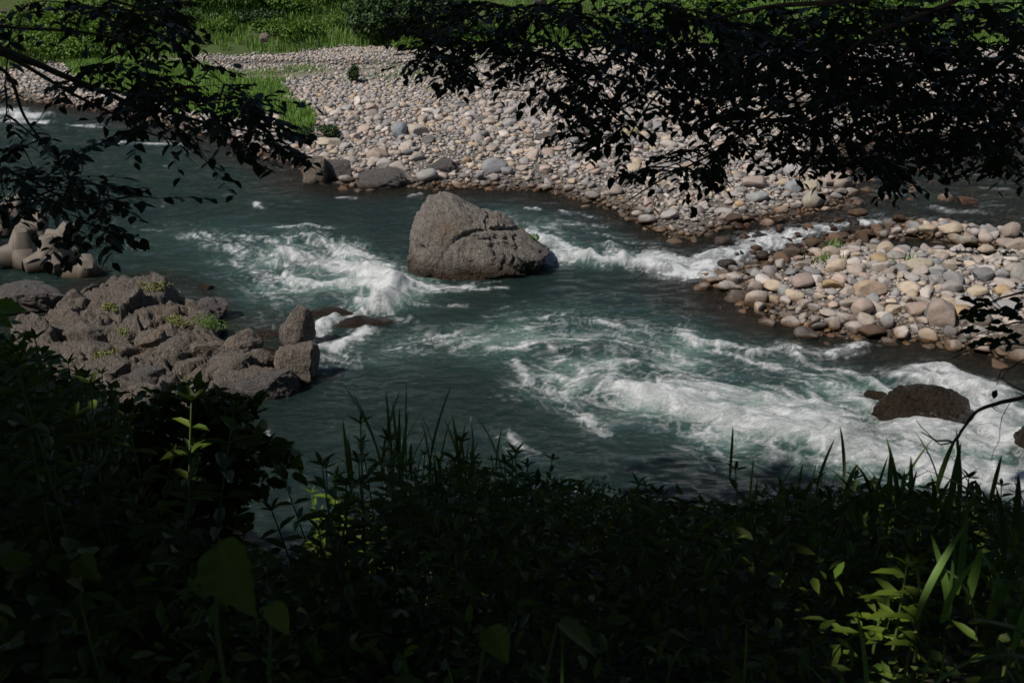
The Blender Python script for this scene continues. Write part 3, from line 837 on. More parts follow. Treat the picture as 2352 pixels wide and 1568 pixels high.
xa, ya, aa = np.concatenate([xa, xs_]), np.concatenate([ya, ys_]), np.concatenate([aa, as_])
def acc_D(x, y, a):
    px, py, f = proj(x, y, 0); s = np.maximum(SD('A', x, y), SD('B', x, y))
    return (px > 1560) & (px < 2000) & (py > 505) & (py < 660) & (s < .9) & (rng.random(len(x)) < .13 + .75 * sstep(-.6, .0, s))
xd, yd, ad = pack(5000, (8, 24, 27, 40), .19, .35, .10, .38, acc_D, .95, taken=takenB)
def acc_B(x, y, a):
    s = SD('B', x, y); k = (s > -.9) & visible(x, y)
    k &= ~(s < -.2) | (rng.random(len(x)) < .55)
    return k
xb, yb, ab = pack(26000, (3, 27, 20, 41), .112, .54, .06, .38, acc_B, .76, taken=takenB)
xb2, yb2, ab2 = pack(22000, (3, 27, 20, 41), .06, .25, .04, .09, acc_B, .66, taken=takenB)
xb, yb, ab = np.concatenate([xb, xb2]), np.concatenate([yb, yb2]), np.concatenate([ab, ab2])
# loose stones in the shallow side channel, cascade, and along the far left shore
def acc_C(x, y, a):
    s = np.maximum(SD('A', x, y), SD('B', x, y)); px, py, f = proj(x, y, 0)
    k = (s < -.2) & (px > 1590) & (px < 2500) & (py < 620)
    dens_ = .16 + .8 * sstep(-1.6, -.3, s)
    dens_ = np.where((px < 1900) & (py > 500), .75, dens_)
    return k & (rng.random(len(x)) < dens_)
xc, yc, ac = pack(9000, (9, 34, 29, 60), .15, .45, .06, .36, acc_C, .85, taken=takenB)
print('stones', len(xa), len(xb), len(xc))

def build_stones(parent, x, y, a, nobj, seed, name='stone', wet=False, stuff='pebbles', sink=.3, dark=False):
    r = np.random.default_rng(seed)
    n = len(x)
    var = r.integers(0, NVAR, n); yaw = r.uniform(0, np.pi * 2, n)
    tl = r.normal(0, .26, (n, 2)); ci = r.choice(len(PAL), n, p=PALW)
    col = PAL[ci] * r.uniform(.78, 1.2, (n, 1)) * np.array([1.14, 1.11, 1.08])
    z = height(x, y)
    flat = r.uniform(.85, 1.25, n)
    zc = z + a * .55 * flat * (.75 - sink)
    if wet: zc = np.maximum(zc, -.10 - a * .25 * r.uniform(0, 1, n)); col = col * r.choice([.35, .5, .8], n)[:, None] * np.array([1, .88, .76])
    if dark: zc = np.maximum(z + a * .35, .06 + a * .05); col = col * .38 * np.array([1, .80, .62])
    px, py, f = proj(x, y, zc)
    size = a * 2 / f; inf = (px > -20) & (px < 2372) & (py > 0) & (py < 1568)
    order = np.argsort(-np.where(inf, size, 0)); big = np.zeros(n, bool); big[order[:nobj]] = True
    meshes = [mesh_np('stone', P, F, M['stone'], True) for P, F in SH[3]]
    for i in np.nonzero(big)[0]:
        blk(name, meshes[var[i]], x[i], y[i], zc[i], (a[i], a[i], a[i] * flat[i]), yaw[i], col[i], parent, tl[i])
    rest = np.nonzero(~big)[0]
    VV, FF, CC = [], [], []; off = 0
    def rotm(idx):
        cy, sy = np.cos(yaw[idx]), np.sin(yaw[idx]); m = np.zeros((len(idx), 3, 3))
        m[:,0,0] = cy; m[:,0,1] = -sy; m[:,1,0] = sy; m[:,1,1] = cy; m[:,2,2] = 1
        tx_ = np.zeros_like(m); c_, s_ = np.cos(tl[idx,0]), np.sin(tl[idx,0])
        tx_[:,0,0] = 1; tx_[:,1,1] = c_; tx_[:,1,2] = -s_; tx_[:,2,1] = s_; tx_[:,2,2] = c_
        return m @ tx_
    low = ico0()
    for far in (0, 1):
        sel = rest[((y[rest] > 52) | (a[rest] < .105) | ((y[rest] > 48) & (a[rest] < .14))) == bool(far)]
        for v in range(NVAR if not far else 1):
            idx = sel[var[sel] == v] if not far else sel
            if not len(idx): continue
            P, F = SH[2][v] if not far else low
            S = P[None] * a[idx][:, None, None]; S[:, :, 2] *= flat[idx][:, None]
            S = np.einsum('nij,nkj->nki', rotm(idx), S)
            S = S + np.stack([x[idx], y[idx], zc[idx]], 1)[:, None, :]
            k = len(P)
            FF.append((F[None] + (np.arange(len(idx)) * k)[:, None, None] + off).reshape(-1, 3)); off += k * len(idx)
            VV.append(S.reshape(-1, 3)); CC.append(np.repeat(col[idx], k, axis=0))
    if not VV: return
    me = mesh_np(stuff, np.concatenate(VV), np.concatenate(FF), M['stone_joined'], True, cols=np.concatenate(CC))
    o = link(stuff, me, parent); o['kind'] = 'stuff'
barA = empty('gravel_bar'); tag(barA, kind='structure')
build_stones(barA, xa, ya, aa, 300, 11)
barB = empty('cobble_island'); tag(barB, kind='structure')
build_stones(barB, xb, yb, ab, 300, 12)
casc = empty('cascade_bed'); tag(casc, kind='structure')
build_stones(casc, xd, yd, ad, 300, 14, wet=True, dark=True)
chan = empty('stream_bed'); tag(chan, kind='structure')
build_stones(chan, xc, yc, ac, 150, 13, wet=True)

# ------------------------------------------------------------------ rocks
def profile_rock(name, px_pts, dist_px, depth, mat, seed, level=6, cracks=(), amp=.06, base_drop=.6, lean=.25, fs=1.0, power=.6, ridge=.05):
    """rock whose outline, seen square-on from the bank, follows px_pts; dist_px = pixel of its foot"""
    foot = gp(*dist_px); Y0 = foot[1] + depth * .5
    pl = np.array([at(a, b, Y0) for a, b in px_pts])[:, [0, 2]]
    c = pl.mean(0)
    V, F = ico(level)
    th = np.arctan2(V[:, 2], V[:, 0])
    # radial distance of the outline for each angle
    n = len(pl); tt = np.linspace(-np.pi, np.pi, 721); dirs = np.stack([np.cos(tt), np.sin(tt)], 1); rr = np.zeros(721)
    for i in range(n):
        a = pl[i] - c; e = pl[(i + 1) % n] - pl[i]
        den = dirs[:, 0] * e[1] - dirs[:, 1] * e[0]
        t_ = (a[0] * e[1] - a[1] * e[0]) / np.where(abs(den) < 1e-9, 1e-9, den)
        s_ = (a[0] * dirs[:, 1] - a[1] * dirs[:, 0]) / np.where(abs(den) < 1e-9, 1e-9, den)
        ok = (t_ > 0) & (s_ >= -1e-6) & (s_ <= 1 + 1e-6); rr = np.where(ok, np.maximum(rr, t_), rr)
    Rt = np.interp(th, tt, rr)
    hyp = np.hypot(V[:, 0], V[:, 2]) ** power
    dy = np.sign(V[:, 1]) * np.abs(V[:, 1]) ** .75
    P = np.stack([np.cos(th) * Rt * hyp, dy * depth * .5, np.sin(th) * Rt * hyp], 1)
    hz = P[:, 2] - P[:, 2].min()
    P[:, 1] *= 1 - .45 * (hz / hz.max())
    P[:, 1] += lean * hz * .35
    r = np.random.default_rng(seed)
    for _ in range(16):
        nn = r.normal(size=3); nn[1] -= .5; nn /= np.linalg.norm(nn); pr = P @ nn; tt2 = pr - pr.max() * r.uniform(.90, .98)
        P = P - np.maximum(tt2, 0)[:, None] * nn * .8
    q = P * fs
    N = P / np.linalg.norm(P, axis=1)[:, None]
    q9 = P * 7
    d = amp * .35 * (1 - 2.2 * np.abs(fbm3(q9[:,0] + q9[:,2] * .8, q9[:,1] * .8, q9[:,2] - q9[:,0] * .4, 4, seed + 29))) + amp * 1.6 * fbm3(q[:,0]*.8, q[:,1]*.8, q[:,2]*.8, 3, seed) + amp * fbm3(q[:,0]*3, q[:,1]*3, q[:,2]*2, 4, seed+9) + amp * .7 * (1 - 2*np.abs(fbm3(q[:,0]*5+q[:,2]*3, q[:,1]*4, q[:,2]*3, 3, seed+19)))
    sc = q[:,0] * .75 + q[:,2] * .9 + .5 * fbm3(q[:,0], q[:,1], q[:,2], 3, seed+4)
    rid = np.abs(noise3(sc * 5, q[:,1] * 1.2, (q[:,2]-q[:,0]) * .8, seed+5)); d -= ridge * np.maximum(.35 - rid, 0) * 2
    W = P + np.array([c[0], 0, c[1]])
    px, py, f = proj(W[:,0], W[:,1] + Y0, W[:,2])
    for (cp, wd, dep) in cracks:
        D = np.full(len(P), 1e9)
        cp = np.array(cp, float)
        for k in range(len(cp) - 1):
            e = cp[k+1] - cp[k]; s_ = np.clip(((px - cp[k,0]) * e[0] + (py - cp[k,1]) * e[1]) / (e @ e), 0, 1)
            D = np.minimum(D, np.hypot(px - cp[k,0] - s_ * e[0], py - cp[k,1] - s_ * e[1]))
        D = D + 2.5 * noise2(px * .06, py * .06, seed + 2)
        d -= dep * np.exp(-(D / wd) ** 2) * (P[:, 1] < depth * .2)
    P = P + N * d[:, None]
    P[:, 2] -= 0
    o = link(name, mesh_np(name, P, F, mat, True)); o.location = (c[0], Y0, c[1])
    return o
o = profile_rock('great_rock', [(938,560),(945,530),(955,500),(970,470),(985,456),(1010,449),(1035,453),(1055,465),(1070,478),(1088,489),(1110,494),(1130,497),(1145,498),(1160,505),(1175,519),(1188,530),(1208,543),(1226,558),(1245,572),(1272,586),(1262,600),(1225,618),(1180,640),(1110,668),(1040,690),(970,690),(935,660),(932,620)],
    (1040,652), 3.4, M['rock_big'], 5, 7, power=.52, cracks=[([(1050,545),(1020,580),(1005,605),(985,640)], 3.2, .12), ([(1050,545),(1095,530),(1140,525),(1200,524)], 3.4, .15), ([(1080,552),(1120,549),(1170,550)], 2.5, .08), ([(962,572),(970,578)], 7, .22), ([(1090,560),(1070,590),(1090,610),(1100,640)], 4, .10), ([(1150,560),(1165,590),(1150,620)], 3.5, .08), ([(1185,545),(1195,570),(1185,600)], 4, .13), ([(1062,478),(1066,505),(1052,540)], 3, .07), ([(1120,500),(1130,520)], 3, .07), ([(990,560),(1010,590)], 2.5, .05), ([(1115,505),(1120,520)], 3, .08), ([(945,600),(975,605),(1000,598)], 3, .05)], amp=.085, ridge=.13)
tag(o, 'great grey weathered rock rising from the middle of the river', 'rock')

def free_rock(name, px, py, dims, rz, mat, seed, lab, cat='rock', lift=.0, ang=.9, level=5, tilt=(0, 0), amp=.10, group=None, z=None):
    V, F = ico(level); r = np.random.default_rng(seed)
    P = np.sign(V) * np.abs(V) ** (.72 if ang > .6 else .95); P /= np.abs(P).max()
    for _ in range(16):
        nn = r.normal(size=3); nn[2] = nn[2] * .7; nn /= np.linalg.norm(nn); pr = P @ nn; tt = pr - r.uniform(.62, .95)
        P = P - np.maximum(tt, 0)[:, None] * nn * ang
    dims = np.array(dims) * .5
    P = P * dims
    N = P / (np.linalg.norm(P, axis=1)[:, None] + 1e-6)
    s = 1.6
    d = amp * fbm3(P[:,0]*s*1.3+seed, P[:,1]*s*1.3, P[:,2]*s*1.6, 5, seed, .58)
    sc = P[:,0] * 1.2 + P[:,1] * .8 + P[:,2] * 1.5
    d += amp * .35 * (1 - 2.2 * np.abs(fbm3(P[:,0] * 5 + P[:,2] * 4, P[:,1] * 6, P[:,2] * 6, 4, seed + 29)))
    rid = np.abs(noise3(sc * 3.4, P[:,1] * 1.3, P[:,0] * 1.1, seed + 5)); d -= amp * 1.3 * np.maximum(.3 - rid, 0)
    P = P + N * d[:, None]
    g = gp(px, py, 0 if z is None else z)
    o = link(name, mesh_np(name, P, F, mat, True)); o.location = (g[0], g[1], (0 if z is None else z) + lift); o.rotation_euler = (tilt[0], tilt[1], rz)
    tag(o, lab, cat, group)
    return o
# the left outcrop: one broad bedrock mass plus separate blocks
ox = np.arange(-19, -4, .05); oy = np.arange(18.5, 31, .06)
OX, OY = np.meshgrid(ox, oy)
so = SD('O', OX, OY) + .5 * fbm2(OX * .9, OY * .9, 4, 201)
base = sstep(-.35, .5, so)
st = (OX * .55 + OY * .25 + .7 * fbm2(OX * .5, OY * .5, 3, 202))
lump = fbm2(OX * .42, OY * .42, 3, 203); l2 = 1 - np.abs(fbm2(OX * .95 + 3, OY * .8, 4, 204)) * 2
qs = st * 1.5; ter = (np.floor(qs) + sstep(.0, .35, qs - np.floor(qs))) / 1.5 - st
pk = np.zeros_like(OX)
for (px, py, rr, hh) in [(300,690,1.5,.85),(200,725,1.2,.55),(370,720,1.2,.5),(130,740,1.1,.45),(420,820,1.0,.30),(520,850,.8,.25),(250,830,1.0,.3),(610,880,.8,.2)]:
    q = gp(px, py + 15); pk += .42 * hh * np.exp(-((OX - q[0]) ** 2 + ((OY - q[1]) * .8) ** 2) / rr ** 2)
vq = np.abs(fbm2(OX * 1.6 + .8 * l2, OY * 1.3, 3, 207))
crk = -.50 * np.exp(-(vq / .06) ** 2) - .25 * np.exp(-(np.abs(fbm2(OX * .9 + OY * .5, OY * 1.9 - OX * .8, 3, 210)) / .05) ** 2)
cel = fbm2(OX * 3.2, OY * 2.6, 4, 205, .6); cel2 = 1.2 - 2.4 * np.abs(fbm2(OX * 9 + OY * 3, OY * 5, 3, 209))
gs = np.random.default_rng(77); sx, sy = np.meshgrid(np.arange(-20, -3, 1.25), np.arange(17.5, 32, .85))
sx = (sx + gs.uniform(-.5, .5, sx.shape)).ravel(); sy = (sy + gs.uniform(-.35, .35, sy.shape)).ravel()
wxo = OX + .28 * fbm2(OX * 1.1, OY * 1.1, 3, 211); wyo = OY + .28 * fbm2(OX * 1.1, OY * 1.1, 3, 212)
ca, sa = math.cos(.45), math.sin(.45)
f1 = np.full(OX.shape, 1e9); f2 = f1.copy(); ki = np.zeros(OX.shape, int)
for q in range(len(sx)):
    ddx = (wxo - sx[q]); ddy = (wyo - sy[q]); u_ = ddx * ca + ddy * sa; v_ = -ddx * sa + ddy * ca; dq = u_ * u_ * .55 + v_ * v_ * 1.7
    nw = dq < f1; f2 = np.where(nw, f1, np.minimum(f2, dq)); ki = np.where(nw, q, ki); f1 = np.where(nw, dq, f1)
hb = gs.uniform(-.14, .20, len(sx)); tx1 = gs.normal(.10, .20, len(sx)); ty1 = gs.normal(.22, .25, len(sx))
slab = hb[ki] + tx1[ki] * (wxo - sx[ki]) + ty1[ki] * (wyo - sy[ki])
gapd = np.sqrt(f2) - np.sqrt(f1)
slab = np.clip(slab, -.6, .75) - .30 * np.exp(-(gapd / .055) ** 2)
OZ = -.8 + base * (1.05 + pk + .12 * lump + .10 * (l2 - .5) + slab + .10 * cel + .045 * cel2 + .35 * crk)
dx_ = .16 * fbm3(OX * 1.3, OY * 1.3, OZ * 1.5, 3, 206); dy_ = -.22 * np.clip(OZ, -1, 1) * base * .6 + .15 * fbm3(OX * 1.3, OY * 1.3, OZ * 1.5, 3, 208)
nr, nc = OX.shape
Fo = grid_faces(nr, nc)
kp = (OZ.ravel()[Fo].max(1) > -.45)
o = link('rock_outcrop', mesh_np('rock_outcrop', np.stack([OX + dx_, OY + dy_, OZ], -1).reshape(-1, 3), Fo[kp], M['rock_out'], True))
tag(o, 'broad rugged brown bedrock outcrop at the left bank with weeds in its cracks', 'rock')
def outh(x, y): return float(bil(OZ, -19, 18.5, 1, np.array([(x + 19) / .05 - 19 + 0.]), np.array([18.5 + (y - 18.5) / .06]))[0])

RK = [
 ('rock_slab', 50, 708, (2.7, 1.6, 1.1), .15, 'rock_grey', 31, 'flat wedge-shaped grey slab at the left frame edge pointing right', .22, (.12, -.16)),
 ('rock_block', 18, 672, (.7, .5, .4), .1, 'rock_tan', 32, 'small rounded pale stone behind the wedge-shaped slab at the left edge', .05, (0, 0)),
 ('rock_block', 470, 735, (1.5, 1.1, .9), .3, 'rock_grey', 33, 'flat-topped grey ledge on the river side of the outcrop', .12, (.1, -.1)),
 ('rock_block', 462, 775, (1.2, .9, .9), -.2, 'rock_out', 34, 'blocky brown step below the flat ledge of the outcrop', .2, (.1, .1)),
 ('rock_block', 330, 745, (1.3, .9, .8), .5, 'rock_grey', 61, 'angular grey block below the crest of the outcrop', 0.37, (.3, .2)),
 ('rock_block', 215, 800, (1.2, .9, .8), .3, 'rock_out', 62, 'brown angular block in the left part of the outcrop', 0.37, (-.2, .2)),
 ('rock_block', 350, 812, (1.0, .7, .6), .6, 'rock_tan', 63, 'tilted tan block in the middle of the outcrop', 0.37, (.2, -.3)),
 ('rock_block', 255, 880, (1.4, .8, .7), .4, 'rock_out', 64, 'long brown block at the lower left of the outcrop', 0.27, (.1, -.2)),
 ('rock_block', 345, 895, (1.1, .8, .7), .2, 'rock_grey', 65, 'grey block near the foot of the outcrop above the thicket', 0.22, (-.2, .1)),
 ('rock_block', 480, 835, (1.0, .6, .6), .7, 'rock_tan', 66, 'narrow tan block between the hump and the green shrub on the outcrop', 0.27, (.2, .3)),
 ('rock_block', 160, 765, (1.0, .8, .7), .1, 'rock_grey', 67, 'grey lump at the upper left shoulder of the outcrop', 0.22, (0, .3)),
 ('rock_block', 585, 862, (1.2, .5, .6), .5, 'rock_out', 68, 'slim brown slab parallel to the long tilted slab of the outcrop', .3, (-.3, -.15)),
 ('rock_block', 553, 822, (1.1, .8, .95), .4, 'rock_tan', 35, 'sunlit pale tan angular block beside the green shrub on the outcrop', .25, (.2, -.3)),
 ('rock_pinnacle', 684, 790, (.95, .8, 1.5), .3, 'rock_out', 36, 'upright leaning rock above the small chute of white water', .30, (.1, .25)),
 ('rock_block', 690, 872, (1.15, 1.0, 1.35), .2, 'rock_tan', 37, 'tall squarish tan block at the river end of the outcrop', .30, (.05, .05)),
 ('rock_slab', 610, 905, (2.2, .9, .9), .35, 'rock_grey', 38, 'long tilted slab running along the front of the outcrop to the water', .12, (-.15, -.12)),
 ('rock_block', 520, 880, (1.5, 1.0, .9), .5, 'rock_out', 39, 'smooth brown hump above the long tilted slab', .25, (-.1, -.1)),
 ('rock_block', 405, 845, (1.3, 1.0, .9), .2, 'rock_out', 40, 'rounded brown hump in the centre of the outcrop', .35, (0, .1)),
 ('rock_block', 455, 925, (1.3, .8, .7), .35, 'rock_tan', 41, 'low pinkish block in front of the outcrop half hidden by leaves', .12, (0, 0)),
 ('rock_block', 628, 825, (.7, .6, .55), .2, 'rock_wet', 42, 'dark wet block in the cleft between the tan block and the pinnacle', .08, (0, 0)),
 ('rock_block', 470, 664, (.45, .3, .2), .2, 'rock_wet', 43, 'small wet rock just breaking the water above the ledge', .02, (0, 0)),
 ('rock_shelf', 745, 722, (2.2, .8, .42), .12, 'rock_wet', 44, 'wet black rock sill above the small chute', -.07, (0, 0)),
 ('rock_shelf', 822, 740, (2.0, .9, .5), .1, 'rock_wet', 45, 'low wet rock with water sheeting over it right of the chute', -.13, (0, 0)),
 ('rock_block', 600, 770, (1.3, .6, .3), .1, 'rock_wet', 46, 'dark rock barely awash in the dark pool behind the outcrop', -.05, (0, 0)),
 ('rock_boulder', 2122, 955, (2.35, 1.2, 1.35), -.05, 'rock_wet', 47, 'rounded dark brown wet boulder in the lower right rapids', .08, (0, .05)),
 ('rock_boulder', 2010, 912, (.6, .4, .35), -.1, 'rock_wet', 48, 'small dark wet rock just left of the large one in the rapids', .02, (0, 0)),
 ('rock_boulder', 2338, 812, (1.1, .9, 1.1), -.1, 'rock_tan', 49, 'rough pale rock at the right frame edge on the waterline', .2, (0, 0)),
 ('rock_boulder', 2362, 1030, (.7, .6, .8), -.1, 'rock_wet', 50, 'dark wet rock cut by the right frame edge in the rapids', .1, (0, 0)),
 ('rock_block', 728, 418, (1.2, 1.0, 1.6), .3, 'rock_tan', 51, 'pale pyramid-shaped rock at the waterline of the main bar', .35, (0, .1)),
 ('rock_block', 765, 412, (2.2, 1.4, 1.3), .1, 'rock_grey', 52, 'jagged grey rock joined to the pale pyramid-shaped rock', .35, (0, 0)),
 ('rock_block', 880, 425, (2.3, 1.5, 1.1), .2, 'rock_grey', 53, 'low jagged grey rock on the waterline behind the great rock', .2, (.1, .2)),
 ('rock_block', 1015, 405, (1.6, 1.2, .9), .2, 'rock_grey', 56, 'rough grey stone block among cobbles near the waterline', .3, (.1, 0)),
 ('rock_block', 1275, 350, (2.2, 1.8, .9), .7, 'rock_grey', 54, 'flat brown bedrock patch amid the cobbles of the main bar', .55, (.1, .1)),
 ('rock_boulder', 20, 520, (1.4, 1.0, 1.0), .1, 'rock_tan', 55, 'pale boulder behind the concrete blocks under hanging leaves', .3, (0, 0)),
]
for (nm, px, py, dm, rz, mt, sd_, lab, lift, tilt) in RK:
    free_rock(nm, px, py, dm, rz, M[mt], sd_, lab, lift=lift, tilt=tilt, level=(6 if dm[0] > 1.4 and nm != 'rock_shelf' and py > 500 else 5), ang=(.55 if nm == 'rock_boulder' else .9))

# ------------------------------------------------------------------ concrete armour blocks (six tapered legs)
def jack_mesh():
    b = MB()
    Lh, r0, r1, ch = 1.0, .46, .21, .03
    for ax in range(3):
        for sg in (1, -1):
            u = np.roll(np.array([1., 0, 0]), ax) * sg; v = np.roll(np.array([0., 1, 0]), ax); w = np.cross(u, v)
            def ring(h, r):
                c = r * .70
                pts = [(r, c - 0), (r, -c), (c, -r), (-c, -r), (-r, -c), (-r, c), (-c, r), (c, r)]
                return [u * h + v * p[0] + w * p[1] for p in pts]
            rings = [ring(.18, r0), ring(Lh - ch * .5, r1 + .01), ring(Lh, r1 - .012)]
            V = np.array([p for rg in rings for p in rg] + [u * Lh])
            F = [[k * 8 + i, k * 8 + (i + 1) % 8, (k + 1) * 8 + (i + 1) % 8, (k + 1) * 8 + i] for k in range(2) for i in range(8)]
            b.add(V, F)
            b.add(V, [[16 + i, 16 + (i + 1) % 8, 24] for i in range(8)])
    # core
    V, F = ico(2); b.add(np.sign(V) * np.abs(V) ** .5 * .45, F)
    return b.mesh('concrete_block', M['concrete'])
jm = jack_mesh()
JK = [(38, 618, 1.05, (.12, .10, .62), 'front left concrete armour block beside the frame edge'), (108, 628, 1.0, (.10, -.08, .66), 'front concrete armour block with a leg pointing at the camera'),
      (185, 640, .9, (.75, .15, .4), 'low concrete armour block sunk in the water, rightmost of the heap'), (132, 585, .9, (.35, .3, 1.1), 'concrete armour block behind the front one on the right of the heap'),
      (66, 560, .95, (.5, .3, 1.3), 'concrete armour block in the middle of the heap'), (-12, 545, 1.0, (.4, .2, .6), 'concrete armour block cut by the left frame edge'),
      (20, 512, .9, (.5, .4, .9), 'rear concrete armour block under the hanging leaves'), (-45, 600, 1.0, (.2, .3, .3), 'concrete armour block mostly outside the left frame edge')]
for (px, py, s, rot, lab) in JK:
    g = gp(px, py)
    o = link('concrete_block', jm); o.location = (g[0], g[1] + .5, .30 * s - (.35 if 'sunk' in lab else 0)); o.scale = (s * .84,) * 3; o.rotation_euler = rot
    tag(o, lab, 'concrete block', 'concrete armour blocks heaped at the left bank')

# ------------------------------------------------------------------ foliage helpers
def leaves(P, D, Nrm, L, W, fold=.15, droop=.12):
    """P base, D direction, Nrm leaf normal (N,3); returns V (N*6), F quads"""
    n = len(P)
    D = D / (np.linalg.norm(D, axis=1)[:, None] + 1e-9)
    S = np.cross(D, Nrm); S /= np.linalg.norm(S, axis=1)[:, None] + 1e-9
    U = np.cross(S, D)
    L = np.broadcast_to(L, (n,))[:, None]; W = np.broadcast_to(W, (n,))[:, None]
    v0 = P; v3 = P + D * L - U * L * droop
    v1 = P + D * L * .30 + S * W * .5 + U * W * fold; v2 = P + D * L * .68 + S * W * .40 + U * (W * fold - L * droop * .4)
    v4 = P + D * L * .68 - S * W * .40 + U * (W * fold - L * droop * .4); v5 = P + D * L * .30 - S * W * .5 + U * W * fold
    V = np.stack([v0, v1, v2, v3, v4, v5], 1).reshape(-1, 3)
    i = np.arange(n)[:, None] * 6
    F = np.concatenate([i + np.array([[0, 1, 2, 3]]), i + np.array([[0, 3, 4, 5]])])
    return V, F
def rvec(n, r=rng):
    v = r.normal(size=(n, 3)); return v / np.linalg.norm(v, axis=1)[:, None]
def tints(n, lo, hi, k=6, r=rng):
    return np.repeat(r.uniform(lo, hi, (n, 1)) * (1 + r.normal(0, .06, (n, 3))), k, axis=0)
def leaf_cloud(n, blobs, L, W, seed, up=.6):
    r = np.random.default_rng(seed); b = np.array(blobs, float)     # x y z rx ry rz
    wgt = (b[:, 3] * b[:, 4] * b[:, 5]) ** .67; pick = r.choice(len(b), n, p=wgt / wgt.sum())
    d = rvec(n, r); rad = r.uniform(.55, 1.05, n) ** .5
    P = b[pick, :3] + d * b[pick, 3:] * rad[:, None]
    clump = fbm3(P[:,0]*1.4, P[:,1]*1.4, P[:,2]*1.4, 2, seed)
    k = clump > -.28; P = P[k]; d = d[k]
    m = len(P)
    D = d * .6 + rvec(m, r) * .8 + np.array([0, 0, -.1]); Nn = d * .5 + np.array([0, 0, up]) + rvec(m, r) * .5
    V, F = leaves(P, D, Nn, L * r.uniform(.7, 1.3, m), W * r.uniform(.7, 1.3, m))
    return V, F, tints(m, .65, 1.3, 6, r)

# far bank: tall grass
def blades(n, x, y, hmin, hmax, w, r, lean=.35, tint=(.7, 1.3)):
    z = height(x, y) - .05
    n = len(x); P = np.stack([x, y, z], 1)
    h = r.uniform(hmin, hmax, n); a = r.uniform(0, 2 * np.pi, n); ln = r.uniform(0, lean, n)
    sd_ = np.stack([np.cos(a + 1.57), np.sin(a + 1.57), 0 * a], 1) * w * .5
    dr = np.stack([np.cos(a) * ln, np.sin(a) * ln, np.ones(n)], 1)
    v0 = P - sd_; v1 = P + sd_; m = P + dr * h[:, None] * .6; v2 = m + sd_ * .7; v3 = m - sd_ * .7
    tip = P + dr * h[:, None] * np.array([1.5, 1.5, .98])
    V = np.stack([v0, v1, v2, v3, tip], 1).reshape(-1, 3); i = np.arange(n)[:, None] * 5
    clump = 1 + .3 * fbm2(x * .8, y * .8, 3, 91)
    c = np.repeat(r.uniform(*tint, (n, 1)) * clump[:, None] * np.array([1, 1, 1]), 5, axis=0)
    return V, [i + np.array([[0, 1, 2, 3]]), i + np.array([[3, 2, 4]])], c
r_ = np.random.default_rng(21)
n = 120000
x = r_.uniform(-64, 64, n); y = r_.uniform(68, 122, n)
k = (SD('G', x, y) + fbm2(x * .5, y * .5, 3, 5) * 1.6 > -.2) & visible(x, y, 80) & (SD('G', x, y) < 30)
k &= fbm2(x * .35, y * .35, 3, 95) > -.30
x, y = x[k], y[k]
V, F, c = blades(len(x), x, y, .35, 1.05, .10, r_, tint=(.8, 1.6))
V2, F2, c2_ = None, None, None
o = link('tall_grass', mesh_np('tall_grass', V, F, M['grass'], False, cols=c)); tag(o, 'tall bright green grass covering the far bank slope', 'grass', kind='stuff')
n = 110000
x = r_.uniform(-44, -8, n); y = r_.uniform(50, 96, n)
k = (SD('P1', x, y) + fbm2(x, y, 3, 6) > -.3) | (SD('P2', x, y) > -.2)
x, y = x[k], y[k]
V, F, c = blades(len(x), x, y, .25, .7, .06, r_, tint=(.9, 1.7))
o = link('bank_grass', mesh_np('bank_grass', V, F, M['grass'], False, cols=c)); tag(o, 'bright green grass patch on the left of the main gravel bar', 'grass', kind='stuff')
# sparse tufts on the bar
pts = []
for (px, py, w_, n_) in [(650,193,3.2,260),(600,196,2.0,160),(640,200,3,120),(700,186,2,160),(890,205,1.5,60),(940,198,1.6,60),(985,200,1.5,60),(1010,190,4,80),(1015,240,.8,40),(1255,190,.6,30),(930,190,6,150),(1100,160,7,400),(1130,148,6,400),(1890,625,.5,30),(1908,590,.4,40),(2080,645,.3,20)]:
    g = gp(px, py); pts.append(np.stack([r_.normal(g[0], w_ * .5, n_), r_.normal(g[1], w_ * .5, n_)], 1))
pts = np.concatenate(pts)
V, F, c = blades(len(pts), pts[:,0], pts[:,1], .15, .45, .05, r_, .6, (.9, 1.5))
V[:, 2] += .15
o = link('bar_grass', mesh_np('bar_grass', V, F, M['grass'], False, cols=c)); tag(o, 'sparse green tufts growing between the cobbles', 'grass', kind='stuff')

# bushes
def bush(name, loc, w, h, mat, n, L, seed, lab, cat='bush', stems=True, d=None, group=None, nb=7, up=.6):
    r = np.random.default_rng(seed); d = d or w
    root = empty(name, loc)
    blobs = [(r.normal(0, w * .22), r.normal(0, d * .22), h * r.uniform(.35, .68), w * r.uniform(.20, .34), d * r.uniform(.20, .34), h * r.uniform(.20, .32)) for _ in range(nb)]
    V, F, c = leaf_cloud(n, blobs, L, L * .6, seed, up)
    V[:, 2] = np.maximum(V[:, 2], .02)
    o = link('foliage', mesh_np('foliage', V, F, mat, False, cols=c), root); o['kind'] = 'stuff'
    b = MB()
    for bl in blobs[:5]:
        p = np.array([[0, 0, -.1], [bl[0] * .4, bl[1] * .4, bl[2] * .5], [bl[0], bl[1], bl[2]]]); Vt, Ft = tube(p, [max(.012, h * .03), h * .02, h * .008], 5); b.add(Vt, Ft)
    link('stem', b.mesh('stem', M['bark']), root)
    tag(root, lab, cat, group); return root
def bush_at(px, py, w, h, *a, z=None, **kw):
    d_ = ray(px, py); ys_r = np.linspace(40, 128, 900); tr = ys_r / d_[1]
    hz_ = height(d_[0] * tr, ys_r); below = np.nonzero(CAM_H + d_[2] * tr <= hz_)[0]
    yy_ = ys_r[below[0]] if len(below) else 118.0
    g = (d_[0] * yy_ / d_[1], yy_); zz_ = float(height(g[0], g[1]))
    return bush(a[0], (g[0], g[1], zz_), w, h, *a[1:], **kw)
